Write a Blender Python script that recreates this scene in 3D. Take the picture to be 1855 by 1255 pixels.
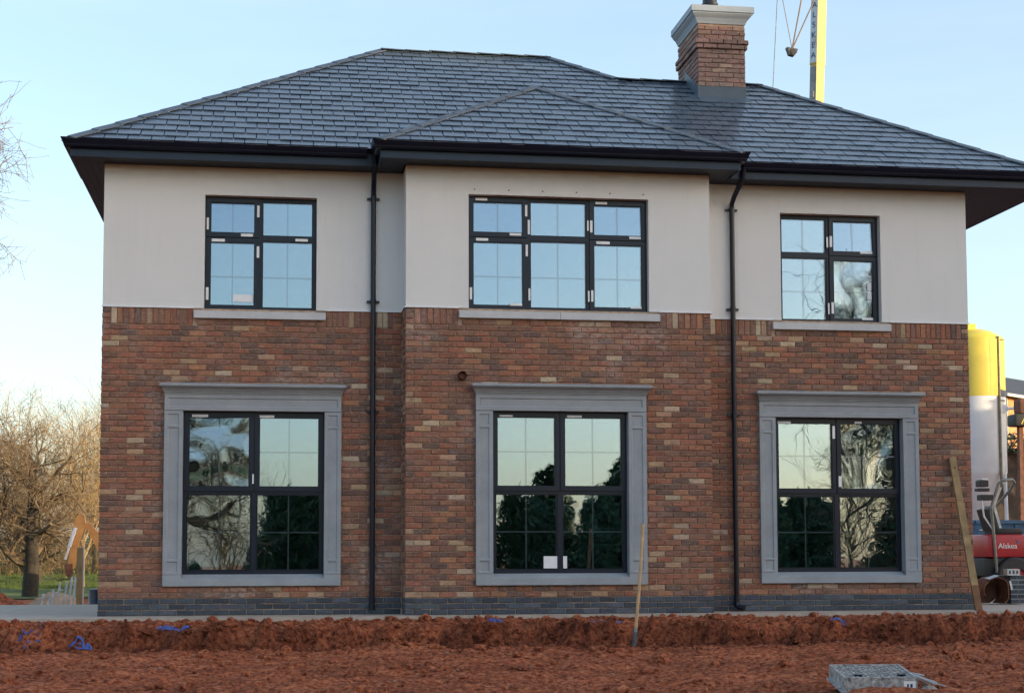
import bpy, bmesh, math, random
import numpy as np
from mathutils import Matrix, Vector
R_ = math.radians
sc = bpy.context.scene
for o in list(bpy.data.objects): bpy.data.objects.remove(o)

# ------------------------------------------------------------------ camera, sky, sun, exposure
cd = bpy.data.cameras.new('camera'); cam = bpy.data.objects.new('camera', cd); sc.collection.objects.link(cam)
cd.sensor_width = 36.0; cd.lens = 55.488; cd.shift_y = 0.0930; cd.clip_start = 0.1; cd.clip_end = 3000
rt = Vector((0.98879374, -0.14926225, -0.00278019)); fw = Vector((0.14905777, 0.98606256, 0.07390814)); up = Vector((-0.00829025, -0.07349431, 0.99726118))
M = Matrix(((rt.x, up.x, -fw.x, 2.24532), (rt.y, up.y, -fw.y, -21.13677), (rt.z, up.z, -fw.z, 0.72708), (0, 0, 0, 1)))
cam.matrix_world = M; sc.camera = cam

SUN_EL, SUN_AZ = 8.5, 120.0
w = bpy.data.worlds.new('World'); sc.world = w; w.use_nodes = True
wn = w.node_tree; bg = wn.nodes['Background']
sky = wn.nodes.new('ShaderNodeTexSky'); sky.sky_type = 'NISHITA'; sky.sun_disc = False
sky.sun_elevation = R_(SUN_EL); sky.sun_rotation = R_(SUN_AZ); sky.altitude = 60; sky.air_density = 1.0; sky.dust_density = 2.2; sky.ozone_density = 2.5
bg.inputs[1].default_value = 0.15
# thin high cloud, the same all round the sky
_tc = wn.nodes.new('ShaderNodeTexCoord'); _mp = wn.nodes.new('ShaderNodeMapping'); _mp.inputs['Scale'].default_value = (1.2, 1.2, 7.0)
_nz = wn.nodes.new('ShaderNodeTexNoise'); _nz.inputs['Scale'].default_value = 2.2; _nz.inputs['Detail'].default_value = 6; _nz.inputs['Roughness'].default_value = .55
_rp = wn.nodes.new('ShaderNodeValToRGB'); _rp.color_ramp.elements[0].position = .36; _rp.color_ramp.elements[1].position = .92
_rp.color_ramp.elements[0].color = (.15, .15, .15, 1); _rp.color_ramp.elements[1].color = (.32, .32, .32, 1)
_ti = wn.nodes.new('ShaderNodeMix'); _ti.data_type = 'RGBA'; _ti.blend_type = 'MULTIPLY'; _ti.inputs[0].default_value = 1.0; _ti.inputs[7].default_value = (1.0, .885, .785, 1)
_cl = wn.nodes.new('ShaderNodeMix'); _cl.data_type = 'RGBA'; _cl.inputs[7].default_value = (2.35, 2.6, 2.8, 1)
wn.links.new(_tc.outputs['Generated'], _mp.inputs[0]); wn.links.new(_mp.outputs[0], _nz.inputs[0]); wn.links.new(_nz.outputs[0], _rp.inputs[0])
wn.links.new(sky.outputs[0], _ti.inputs[6]); wn.links.new(_ti.outputs[2], _cl.inputs[6]); wn.links.new(_rp.outputs[0], _cl.inputs[0]); wn.links.new(_cl.outputs[2], bg.inputs[0])
sl = bpy.data.lights.new('sun', 'SUN'); sl.energy = 2.0; sl.angle = R_(0.6); sl.color = (1.0, 0.76, 0.46)
so = bpy.data.objects.new('sun', sl); sc.collection.objects.link(so)
sd = Vector((math.sin(R_(SUN_AZ))*math.cos(R_(SUN_EL)), math.cos(R_(SUN_AZ))*math.cos(R_(SUN_EL)), math.sin(R_(SUN_EL))))
so.rotation_euler = sd.to_track_quat('Z', 'Y').to_euler(); so.location = sd*60
vs = sc.view_settings; vs.view_transform = 'Standard'; vs.look = 'None'; vs.gamma = 1.0; vs.use_curve_mapping = False
vs.exposure = 1.9
sc.cycles.max_bounces = 8; sc.cycles.transparent_max_bounces = 16; sc.cycles.glossy_bounces = 4
sc.cycles.caustics_reflective = False; sc.cycles.caustics_refractive = False

rnd = random.Random(7)
# ------------------------------------------------------------------ materials
def mat(name): 
    m = bpy.data.materials.new(name); m.use_nodes = True; n = m.node_tree
    b = n.nodes['Principled BSDF']; return m, n, b
def N(n, t, **k):
    x = n.nodes.new(t)
    for a, v in k.items(): setattr(x, a, v)
    return x
def noise(n, scale, detail=4, rough=.55, vec=None, dist=0):
    x = N(n, 'ShaderNodeTexNoise'); x.inputs['Scale'].default_value = scale; x.inputs['Detail'].default_value = detail
    x.inputs['Roughness'].default_value = rough; x.inputs['Distortion'].default_value = dist
    if vec is not None: n.links.new(vec, x.inputs['Vector'])
    return x
def ramp(n, src, stops):
    r = N(n, 'ShaderNodeValToRGB'); e = r.color_ramp.elements
    while len(e) < len(stops): e.new(.5)
    for q, (p, c) in zip(e, stops): q.position = p; q.color = (*c, 1) if len(c) == 3 else c
    n.links.new(src, r.inputs[0]); return r
def mix(n, fac, a, b, mode='MIX'):
    x = N(n, 'ShaderNodeMix', data_type='RGBA', blend_type=mode)
    for s, v in ((0, fac), (6, a), (7, b)):
        if isinstance(v, (int, float)): x.inputs[s].default_value = v
        elif isinstance(v, tuple): x.inputs[s].default_value = (*v, 1)
        else: n.links.new(v, x.inputs[s])
    return x.outputs[2]
def bump(n, b, src, strength, dist=.01):
    x = N(n, 'ShaderNodeBump'); x.inputs['Strength'].default_value = strength; x.inputs['Distance'].default_value = dist
    n.links.new(src, x.inputs['Height']); n.links.new(x.outputs[0], b.inputs['Normal']); return x
def geo(n): return N(n, 'ShaderNodeNewGeometry').outputs['Position']
def scaled(n, vec, s):
    x = N(n, 'ShaderNodeMapping'); x.inputs['Scale'].default_value = s; n.links.new(vec, x.inputs[0]); return x.outputs[0]
def simple(name, col, rough=.6, metal=0, var=.25, vs_=6., bmp=0., bs=60., spec=.5, fine=None):
    m, n, b = mat(name); p = geo(n)
    a = noise(n, vs_, 5, .6, p)
    lo = tuple(c*(1-var) for c in col); hi = tuple(min(1, c*(1+var)) for c in col)
    c = ramp(n, a.outputs[0], [(.3, lo), (.7, hi)]).outputs[0]
    n.links.new(c, b.inputs['Base Color']); b.inputs['Roughness'].default_value = rough; b.inputs['Metallic'].default_value = metal
    b.inputs['Specular IOR Level'].default_value = spec
    if bmp: bump(n, b, noise(n, bs, 4, .6, p).outputs[0], bmp)
    return m

# brick: colour of each brick is its own (mesh attribute); texture adds pits, mortar smears and bloom
def brick_mat(name, smear=.7, bloom=True, dk=(.09, .055, .05), lt=(.60, .40, .28), sm=(.56, .40, .29)):
    m, n, b = mat(name); p = geo(n)
    at = N(n, 'ShaderNodeAttribute', attribute_name='Col').outputs['Color']
    f = noise(n, 38, 5, .65, scaled(n, p, (1, 1, 2.2)))
    c = mix(n, ramp(n, f.outputs[0], [(.35, (0, 0, 0)), (.75, (1, 1, 1))]).outputs[0], mix(n, .50, at, dk), mix(n, .26, at, lt))
    f2 = noise(n, 17, 4, .7, scaled(n, p, (1, 1, 3.0)))
    c = mix(n, ramp(n, f2.outputs[0], [(.58, (0, 0, 0)), (.70, (smear,)*3)]).outputs[0], c, sm)
    f5 = noise(n, 44, 2, .5, scaled(n, p, (.7, .7, 1.3)))
    c = mix(n, ramp(n, f5.outputs[0], [(.66, (0, 0, 0)), (.74, (smear,)*3)]).outputs[0], c, tuple(min(.7, v*1.3) for v in sm))
    f6 = noise(n, 7, 4, .65, scaled(n, p, (1, 1, 2.2)))
    c = mix(n, ramp(n, f6.outputs[0], [(.30, (.55,)*3), (.46, (0, 0, 0))]).outputs[0], c, dk)
    if bloom:
        f3 = noise(n, .9, 3, .6, p); f4 = noise(n, 16, 3, .6, scaled(n, p, (1, 1, 2)))
        k = N(n, 'ShaderNodeMath', operation='MULTIPLY')
        n.links.new(ramp(n, f3.outputs[0], [(.54, (0, 0, 0)), (.68, (1, 1, 1))]).outputs[0], k.inputs[0])
        n.links.new(ramp(n, f4.outputs[0], [(.42, (0, 0, 0)), (.62, (.6, .6, .6))]).outputs[0], k.inputs[1])
        c = mix(n, k.outputs[0], c, (.44, .39, .37))
    n.links.new(c, b.inputs['Base Color']); b.inputs['Roughness'].default_value = .88; b.inputs['Specular IOR Level'].default_value = .25
    bump(n, b, noise(n, 90, 5, .7, p).outputs[0], .7, .006)
    return m
MBRICK = brick_mat('brick')
MPLINTH = brick_mat('blue_brick', .25, False, (.03, .035, .045), (.16, .18, .21), (.24, .25, .27))
MMORTAR = simple('mortar', (.42, .31, .235), .95, var=.3, vs_=14, bmp=.5, bs=120, spec=.2)
def plaster():
    m, n, b = mat('render_plaster'); p = geo(n)
    a = noise(n, 1.3, 5, .6, p); g = noise(n, 160, 3, .6, p)
    c = mix(n, a.outputs[0], (.67, .675, .685), (.73, .735, .745))
    st = noise(n, 2.2, 4, .6, scaled(n, p, (3, 3, .25)))
    c = mix(n, ramp(n, st.outputs[0], [(.55, (0, 0, 0)), (.8, (.22,)*3)]).outputs[0], c, (.55, .555, .565))
    n.links.new(c, b.inputs['Base Color']); b.inputs['Roughness'].default_value = .92; b.inputs['Specular IOR Level'].default_value = .2
    bump(n, b, g.outputs[0], .55, .006); return m
MPLASTER = plaster()
def stone(name, lo, hi, sc_=70):
    m, n, b = mat(name); p = geo(n)
    a = noise(n, 3.2, 6, .65, p); g = noise(n, sc_, 4, .7, p)
    c = mix(n, ramp(n, a.outputs[0], [(.3, (0, 0, 0)), (.7, (1, 1, 1))]).outputs[0], lo, hi)
    c = mix(n, ramp(n, g.outputs[0], [(.55, (0, 0, 0)), (.75, (.35,)*3)]).outputs[0], c, tuple(min(1, v*1.45) for v in hi))
    n.links.new(c, b.inputs['Base Color']); b.inputs['Roughness'].default_value = .85; b.inputs['Specular IOR Level'].default_value = .3
    bump(n, b, g.outputs[0], .35, .004); return m
MSTONE = stone('cast_stone', (.262, .290, .325), (.335, .365, .402))
MSILL = stone('sill_stone', (.45, .47, .50), (.56, .58, .61), 45)
MCAP = stone('chimney_cap_stone', (.35, .405, .47), (.42, .475, .54), 50)
MCONC = stone('path_concrete', (.33, .27, .23), (.46, .41, .36), 30)
def painted(name, col, rough, var=.15):
    m = simple(name, col, rough, var=var, vs_=3.5, spec=.32); return m
MFRAME = painted('anthracite_frame', (.008, .014, .029), .33)
MGUT = painted('gutter_plastic', (.004, .008, .021), .28)
MFASC = painted('fascia_board', (.012, .026, .052), .42)
MSOFF = painted('soffit_board', (.003, .010, .030), .5)
MLEAD = painted('lead_flashing', (.085, .115, .15), .5)
def slate():
    m, n, b = mat('roof_slate'); p = geo(n)
    at = N(n, 'ShaderNodeAttribute', attribute_name='Col').outputs['Color']
    f = noise(n, 22, 5, .65, scaled(n, p, (1, 2.6, 2.6)))
    c = mix(n, ramp(n, f.outputs[0], [(.35, (0, 0, 0)), (.7, (1, 1, 1))]).outputs[0], mix(n, .06, at, (.05, .06, .075)), at)
    n.links.new(c, b.inputs['Base Color'])
    r = ramp(n, noise(n, 7, 4, .6, p).outputs[0], [(.3, (.20,)*3), (.7, (.32,)*3)]); n.links.new(r.outputs[0], b.inputs['Roughness'])
    b.inputs['Specular IOR Level'].default_value = .75
    bump(n, b, noise(n, 9, 3, .5, p).outputs[0], .10, .003); return m
MSLATE = slate()
MRIDGE = simple('ridge_tile', (.072, .094, .124), .45, var=.3, vs_=9, bmp=.2)
MDECK = simple('roof_underlay', (.02, .022, .028), .9)
MBAYHIP = simple('mortar_stained_hip_tile', (.095, .11, .135), .5, var=.5, vs_=14, bmp=.3)
MDARK = simple('dark_interior', (.10, .10, .105), .95)
MWHITE = simple('white_tape', (.78, .80, .84), .5, var=.08)
MBAR = simple('glazing_bar_grey', (.20, .24, .28), .4, var=.05)
def glass(name, wav, wscale, refl, tint=(.67, .84, 1.0)):
    m = bpy.data.materials.new(name); m.use_nodes = True; n = m.node_tree; n.nodes.clear()
    out = N(n, 'ShaderNodeOutputMaterial'); mx = N(n, 'ShaderNodeMixShader'); gl = N(n, 'ShaderNodeBsdfGlossy'); tr = N(n, 'ShaderNodeBsdfTransparent')
    gl.inputs['Roughness'].default_value = 0.0; gl.inputs['Color'].default_value = (*tint, 1); tr.inputs['Color'].default_value = (.80, .86, .86, 1)
    lw = N(n, 'ShaderNodeFresnel'); lw.inputs['IOR'].default_value = 1.5
    ad = N(n, 'ShaderNodeMath', operation='ADD'); ad.use_clamp = True; ad.inputs[1].default_value = refl; n.links.new(lw.outputs[0], ad.inputs[0])
    p = geo(n)
    nz = noise(n, wscale, 1.2 if wav > .02 else 2, .45, p, .7 if wav > .02 else .2)
    bp = N(n, 'ShaderNodeBump'); bp.inputs['Strength'].default_value = 1.0; bp.inputs['Distance'].default_value = wav
    n.links.new(nz.outputs[0], bp.inputs['Height']); n.links.new(bp.outputs[0], gl.inputs['Normal'])
    n.links.new(ad.outputs[0], mx.inputs[0]); n.links.new(tr.outputs[0], mx.inputs[1]); n.links.new(gl.outputs[0], mx.inputs[2]); n.links.new(mx.outputs[0], out.inputs[0])
    return m
MG_OUT = glass('outer_glass', .0012, 1.6, .24); MG_IN = glass('inner_glass', .0020, 1.3, .27)
MG_OUTW = glass('outer_glass_wavy', .045, 1.35, .24); MG_INW = glass('inner_glass_wavy', .038, 1.1, .27)
def soil_mat():
    m, n, b = mat('red_soil'); p = geo(n)
    a = noise(n, 1.6, 6, .7, scaled(n, p, (.6, 2.6, 1))); g = noise(n, 17, 6, .7, scaled(n, p, (1, 2.2, 1)))
    c1 = ramp(n, g.outputs[0], [(.36, (.095, .027, .015)), (.49, (.37, .110, .055)), (.67, (.62, .265, .145))]).outputs[0]
    c2 = ramp(n, a.outputs[0], [(.32, (.55, .51, .50)), (.60, (1.12, 1.07, 1.02))]).outputs[0]
    # soil colour turns darker in a noisy band along the cut bank
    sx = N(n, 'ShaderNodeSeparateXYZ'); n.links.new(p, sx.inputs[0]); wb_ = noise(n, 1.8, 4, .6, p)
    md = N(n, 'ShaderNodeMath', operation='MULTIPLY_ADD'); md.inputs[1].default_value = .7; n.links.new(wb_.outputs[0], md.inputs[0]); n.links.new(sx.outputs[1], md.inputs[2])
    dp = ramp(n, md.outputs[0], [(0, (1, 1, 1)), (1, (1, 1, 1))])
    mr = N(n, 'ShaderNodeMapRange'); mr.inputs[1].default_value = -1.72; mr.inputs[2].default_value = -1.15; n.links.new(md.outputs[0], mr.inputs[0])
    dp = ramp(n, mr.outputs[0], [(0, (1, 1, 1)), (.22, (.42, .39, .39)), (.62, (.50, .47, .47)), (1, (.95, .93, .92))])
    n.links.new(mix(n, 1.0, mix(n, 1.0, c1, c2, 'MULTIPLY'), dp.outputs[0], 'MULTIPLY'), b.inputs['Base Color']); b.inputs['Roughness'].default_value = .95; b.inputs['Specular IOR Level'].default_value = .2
    bump(n, b, noise(n, 60, 6, .75, scaled(n, p, (1, 1.8, 1))).outputs[0], .9, .03); return m
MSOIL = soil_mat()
MGRASSF = simple('meadow_grass', (.075, .115, .025), .9, var=.5, vs_=.6, bmp=.8, bs=9)
MDRY = simple('dry_grass', (.26, .19, .07), .95, var=.4, vs_=.9, bmp=.6, bs=8)
MBARK = simple('bark', (.04, .033, .026), .95, var=.4, vs_=8, bmp=.6, bs=40)
MTWIG = simple('twigs', (.14, .10, .06), .95, var=.35, vs_=3)
MLEAFG = simple('golden_dead_leaf', (.36, .23, .10), .8, var=.45, vs_=2.5)
MEVER = simple('evergreen_leaf', (.058, .105, .050), .8, var=.5, vs_=1.8)
MIVY = simple('ivy_leaf', (.05, .085, .03), .6, var=.5, vs_=4)

# ------------------------------------------------------------------ mesh builder
class MB:
    def __init__(s): s.v = []; s.f = []; s.c = []; s.m = []; s.use_c = False
    def add(s, vs_, fs, col=None, mi=0):
        b = len(s.v); s.v.extend(vs_)
        for f in fs: s.f.append(tuple(b+i for i in f)); s.c.append(col); s.m.append(mi)
        if col is not None: s.use_c = True
    def box(s, x0, x1, y0, y1, z0, z1, col=None, mi=0):
        s.add([(x0, y0, z0), (x1, y0, z0), (x1, y1, z0), (x0, y1, z0), (x0, y0, z1), (x1, y0, z1), (x1, y1, z1), (x0, y1, z1)],
              [(0, 3, 2, 1), (4, 5, 6, 7), (0, 1, 5, 4), (1, 2, 6, 5), (2, 3, 7, 6), (3, 0, 4, 7)], col, mi); return s
    def bbox(s, x0, x1, y0, y1, z0, z1, e=.01, mi=0):   # box with chamfered edges
        bm = bmesh.new(); r = bmesh.ops.create_cube(bm, size=1)
        for v in bm.verts: v.co = Vector(((x0+x1)/2+v.co.x*(x1-x0), (y0+y1)/2+v.co.y*(y1-y0), (z0+z1)/2+v.co.z*(z1-z0)))
        bmesh.ops.bevel(bm, geom=bm.edges[:], offset=e, segments=2, affect='EDGES', profile=.6)
        s.frombm(bm, mi); return s
    def frombm(s, bm, mi=0):
        bm.verts.index_update(); s.add([tuple(v.co) for v in bm.verts], [tuple(v.index for v in f.verts) for f in bm.faces], None, mi); bm.free()
    def beam(s, p, q, w, h, col=None, mi=0, upv=(0, 0, 1)):
        p = Vector(p); q = Vector(q); d = (q-p).normalized(); u = Vector(upv)
        if abs(d.dot(u)) > .98: u = Vector((0, 1, 0))
        a = d.cross(u).normalized()*w/2; b = a.cross(d).normalized()*h/2
        vs_ = [tuple(x+i*a+j*b) for x in (p, q) for i, j in ((-1, -1), (1, -1), (1, 1), (-1, 1))]
        s.add(vs_, [(0, 1, 2, 3), (7, 6, 5, 4), (0, 4, 5, 1), (1, 5, 6, 2), (2, 6, 7, 3), (3, 7, 4, 0)], col, mi); return s
    def tube(s, pts, radii, n=8, cap=True, mi=0):
        pts = [Vector(p) for p in pts]
        if not isinstance(radii, (list, tuple)): radii = [radii]*len(pts)
        b = len(s.v); ref = None
        for i, p in enumerate(pts):
            d = (pts[min(i+1, len(pts)-1)]-pts[max(i-1, 0)])
            d = d.normalized() if d.length > 1e-9 else Vector((0, 0, 1))
            if ref is None:
                ref = Vector((0, 0, 1)) if abs(d.z) < .9 else Vector((1, 0, 0))
            a = (ref - d*ref.dot(d)).normalized(); ref = a; c = d.cross(a)
            for k in range(n):
                t = 2*math.pi*k/n; s.v.append(tuple(p+(a*math.cos(t)+c*math.sin(t))*radii[i]))
        for i in range(len(pts)-1):
            for k in range(n):
                s.f.append((b+i*n+k, b+i*n+(k+1) % n, b+(i+1)*n+(k+1) % n, b+(i+1)*n+k)); s.c.append(None); s.m.append(mi)
        if cap:
            s.f.append(tuple(b+k for k in reversed(range(n)))); s.c.append(None); s.m.append(mi)
            e = b+(len(pts)-1)*n; s.f.append(tuple(e+k for k in range(n))); s.c.append(None); s.m.append(mi)
        return s
    def lathe(s, c, prof, n=24, mi=0):
        b = len(s.v)
        for r, z in prof:
            for k in range(n): t = 2*math.pi*k/n; s.v.append((c[0]+r*math.cos(t), c[1]+r*math.sin(t), c[2]+z))
        for i in range(len(prof)-1):
            for k in range(n):
                s.f.append((b+i*n+k, b+i*n+(k+1) % n, b+(i+1)*n+(k+1) % n, b+(i+1)*n+k)); s.c.append(None); s.m.append(mi)
        s.f.append(tuple(b+k for k in reversed(range(n)))); s.c.append(None); s.m.append(mi)
        e = b+(len(prof)-1)*n; s.f.append(tuple(e+k for k in range(n))); s.c.append(None); s.m.append(mi)
        return s
    def sweep(s, prof, path, closed_prof=True, mi=0):   # prof: (out, z); path: list of (x, y); outward is to the right of travel
        n = len(prof); b = len(s.v); P = [Vector((x, y)) for x, y in path]
        for i, p in enumerate(P):
            d0 = (P[i]-P[i-1]).normalized() if i else (P[1]-P[0]).normalized()
            d1 = (P[i+1]-P[i]).normalized() if i < len(P)-1 else d0
            n0 = Vector((d0.y, -d0.x)); n1 = Vector((d1.y, -d1.x)); m_ = (n0+n1).normalized(); k = 1/max(.3, m_.dot(n0))
            for o_, z in prof: q = p+m_*o_*k; s.v.append((q.x, q.y, z))
        for i in range(len(P)-1):
            for k in range(n if closed_prof else n-1):
                s.f.append((b+i*n+k, b+(i+1)*n+k, b+(i+1)*n+(k+1) % n, b+i*n+(k+1) % n)); s.c.append(None); s.m.append(mi)
        s.f.append(tuple(b+k for k in range(n))); s.c.append(None); s.m.append(mi)
        e = b+(len(P)-1)*n; s.f.append(tuple(e+k for k in reversed(range(n)))); s.c.append(None); s.m.append(mi)
        return s
    def mesh(s, name, mats, off=(0, 0, 0), smooth=False):
        me = bpy.data.meshes.new(name); v = s.v
        if any(off): v = [(a-off[0], b-off[1], c-off[2]) for a, b, c in v]
        me.from_pydata(v, [], s.f)
        for m in (mats if isinstance(mats, (list, tuple)) else [mats]): me.materials.append(m)
        if any(s.m): me.polygons.foreach_set('material_index', s.m)
        if smooth is True: me.polygons.foreach_set('use_smooth', [True]*len(s.f))
        if s.use_c:
            a = me.attributes.new('Col', 'FLOAT_COLOR', 'CORNER'); buf = []
            for f, c in zip(s.f, s.c):
                c = c or (.1, .1, .1); buf.extend((*c, 1.0)*len(f))
            a.data.foreach_set('color', buf)
        me.update(); return me
    def build(s, name, mats, parent=None, smooth=False, kind=None, label=None):
        off = WLOC.get(parent.name, (0, 0, 0)) if parent else (0, 0, 0)
        me = s.mesh(name, mats, off, smooth); o = bpy.data.objects.new(name, me); sc.collection.objects.link(o)
        if smooth == 'auto':
            me.polygons.foreach_set('use_smooth', [True]*len(s.f)); me.set_sharp_from_angle(angle=R_(40))
        if parent: o.parent = parent
        WLOC[o.name] = off
        if kind: o['kind'] = kind
        if label: o['label'] = label
        return o
WLOC = {}
def thing(name, loc, label, cat, group=None):
    o = bpy.data.objects.new(name, None); sc.collection.objects.link(o); o.location = loc; o['label'] = label; o['category'] = cat
    o.empty_display_size = .2
    if group: o['group'] = group
    WLOC[o.name] = tuple(loc); return o
def tag(o, label, cat, group=None):
    o['label'] = label; o['category'] = cat
    if group: o['group'] = group
    return o
def inst(name, me, loc, parent, rot=None):
    o = bpy.data.objects.new(name, me); sc.collection.objects.link(o)
    off = WLOC.get(parent.name, (0, 0, 0)); o.location = (loc[0]-off[0], loc[1]-off[1], loc[2]-off[2]); o.parent = parent
    if rot: o.rotation_euler = rot
    return o
def copy_tree(o, parent=None):
    c = o.copy(); sc.collection.objects.link(c); c.parent = parent
    for ch in list(o.children): copy_tree(ch, c)
    return c
def rect_minus(r, holes):
    x0, x1, z0, z1 = r
    xs = sorted({x0, x1, *[min(max(v, x0), x1) for h in holes for v in h[:2]]}); zs = sorted({z0, z1, *[min(max(v, z0), z1) for h in holes for v in h[2:]]})
    out = []
    for i in range(len(xs)-1):
        col = []
        for j in range(len(zs)-1):
            cx, cz = (xs[i]+xs[i+1])/2, (zs[j]+zs[j+1])/2
            if any(h[0] < cx < h[1] and h[2] < cz < h[3] for h in holes): continue
            if col and abs(col[-1][3]-zs[j]) < 1e-9: col[-1][3] = zs[j+1]
            else: col.append([xs[i], xs[i+1], zs[j], zs[j+1]])
        out += col
    return out

# ------------------------------------------------------------------ ground
def _h(i, j, s): 
    a = (i.astype(np.int64)*374761393 + j.astype(np.int64)*668265263 + s*1442695041) & 0xffffffff
    a = ((a ^ (a >> 13))*1274126177) & 0xffffffff; return ((a ^ (a >> 16)) & 0xffff)/65535.0
def vn(x, y, s):
    i = np.floor(x); j = np.floor(y); fx = x-i; fy = y-j; fx = fx*fx*(3-2*fx); fy = fy*fy*(3-2*fy)
    a = _h(i, j, s); b = _h(i+1, j, s); c = _h(i, j+1, s); d = _h(i+1, j+1, s)
    return (a*(1-fx)+b*fx)*(1-fy)+(c*(1-fx)+d*fx)*fy-.5
def fbm(x, y, s, o=4, g=.5):
    r = 0; a = 1
    for k in range(o): r = r+a*vn(x*2**k+17.3*k, y*2**k-9.1*k, s+k); a *= g
    return r
def sstep(t): t = np.clip(t, 0, 1); return t*t*(3-2*t)
MHX, MHY = 7.75, -6.75
def soil_h(x, y):
    edge = -1.50+.34*fbm(x*.7, x*0+3, 11, 3)+.10*fbm(x*4, y*4, 13, 3); foot = edge-.26+.16*fbm(x*1.3, x*0+7, 12, 3)
    ztop = -.020-.07*sstep((-.85-y)/.6)+.075*fbm(x*1.7, y*2.2, 20, 4)*sstep((-.72-y)/.2)
    zlow = -.375-.030*np.clip(-2-y, 0, 40)+.07*fbm(x*.5, y*.9, 30, 3)+.09*fbm(x*1.3, y*4.6, 33, 4, .62)
    t = sstep((edge-y)/(edge-foot)); z = ztop*(1-t)+zlow*t
    bank = 4*t*(1-t); z = z+bank*.36*fbm(x*4.2, y*4.2, 41, 4, .68)
    fl = 1-.45*sstep((-2.1-y)/.3); z = z+.045*fl*np.abs(fbm(x*4, y*9, 50, 4, .65))*sstep((-.85-y)/.2)+.026*fl*fbm(x*9, y*18, 60, 3, .7)*sstep((-.82-y)/.1)
    lim = -.022-.035*sstep((y+1.15)/.25)+.05*(vn(x*2.3, y*2.3, 90) > .22)*np.abs(fbm(x*6, y*6, 92, 3)); z = np.where(y > -1.6, np.minimum(z, lim), z)
    # scrape ridges left by a digger bucket
    z = z+.012*np.sin((y*1.0+x*.16+.25*fbm(x*.6, y*1.5, 70, 3))*26)*sstep((-2.6-y)/.6)*(.5+vn(x*.5, y*.5, 71))
    dx, dy = x-(MHX-.55), y-(MHY-.15); z = z-.20*np.exp(-(dx*dx/.05+dy*dy/.10))
    dx, dy = x-(MHX+.80), y-(MHY-.1); z = z+.05*np.exp(-(dx*dx/.03+dy*dy/.12))
    dx, dy = x-(MHX+.12), y-(MHY-.50); z = z+.035*np.exp(-(dx*dx/.30+dy*dy/.012))
    return z
def grid(name, xs, ys, zf, m, kind='structure', smooth=True):
    X, Y = np.meshgrid(xs, ys); Z = zf(X, Y); nx, ny = len(xs), len(ys)
    v = np.stack([X, Y, Z], 2).reshape(-1, 3); i = np.arange((nx-1)*(ny-1)); r, c = i//(nx-1), i % (nx-1); a = r*nx+c
    q = np.stack([a, a+1, a+nx+1, a+nx], 1).astype(np.int32)
    me = bpy.data.meshes.new(name); me.vertices.add(len(v)); me.vertices.foreach_set('co', v.ravel()); me.loops.add(q.size); me.loops.foreach_set('vertex_index', q.ravel())
    me.polygons.add(len(q)); me.polygons.foreach_set('loop_start', np.arange(len(q), dtype=np.int32)*4); me.update(calc_edges=True)
    me.polygons.foreach_set('use_smooth', [smooth]*len(q)); me.materials.append(m); me.validate()
    o = bpy.data.objects.new(name, me); sc.collection.objects.link(o); o['kind'] = kind; return o
xs = np.concatenate([np.arange(-6, -1.6, .08), np.arange(-1.6, 14.2, .024), np.arange(14.2, 18, .08)])
ys = np.concatenate([np.arange(-14, -8.6, .08), np.arange(-8.6, -.70, .024)])
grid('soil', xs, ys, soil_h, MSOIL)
def far_h(X, Y):
    z = -.55-.030*np.clip(-2-Y, 0, 70)+.10*fbm(X*.15, Y*.15, 81, 3)
    z = z+.035*np.clip(Y-42, 0, 300)*(1-.0*X)
    inner = sstep((X+7)/1.5)*sstep((19-X)/1.5)*sstep((Y+15.5)/1.5)*sstep((12-Y)/2)
    return z-.30*inner
def lin(a, b, n): return np.linspace(a, b, n)
grid('ground', np.concatenate([lin(-1500, -80, 12), lin(-70, 70, 141), lin(80, 1500, 12)]), np.concatenate([lin(-1500, -90, 12), lin(-80, 46, 127)]), far_h, MSOIL)
grid('grass_field', np.concatenate([lin(-1500, -80, 12), lin(-70, 70, 71), lin(80, 1500, 12)]), np.concatenate([lin(33.0, 130, 70), lin(140, 1500, 12)]), lambda X, Y: np.minimum(far_h(X, Y), 3.2)+.03, MGRASSF)
grid('lawn', lin(-200, 200, 81), lin(-400, -24, 95), lambda X, Y: far_h(X, Y)+.05, MGRASSF)

# clods of soil, too many to count
def clods(n, seed):
    r = random.Random(seed); mb = MB(); ico = bmesh.new(); bmesh.ops.create_icosphere(ico, subdivisions=1, radius=1)
    base = [v.co.copy() for v in ico.verts]; ico.verts.index_update(); fs = [tuple(v.index for v in f.verts) for f in ico.faces]; ico.free()
    P = []
    while len(P) < n:
        y = -.8-7.6*r.random()**1.25; x = -1.6+15.6*r.random()
        if y < -2.2 and r.random() < .62: continue
        P.append((x, y))
    A = np.array(P); Z = soil_h(A[:, 0], A[:, 1])
    for (x, y), z in zip(P, Z):
        s = min(.085, .009+.015*r.expovariate(1.0))
        if -1.0 < y: s *= .6
        q = [Vector((b.x*s*r.uniform(.7, 1.5), b.y*s*r.uniform(.7, 1.4), b.z*s*r.uniform(.5, 1.0))) for b in base]
        a = r.random()*6.28; ca, sa = math.cos(a), math.sin(a)
        mb.add([(x+v.x*ca-v.y*sa, y+v.x*sa+v.y*ca, z+v.z+s*.25) for v in q], fs)
    return mb.build('soil_clods', MSOIL, kind='stuff')
clods(5200, 3)
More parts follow.
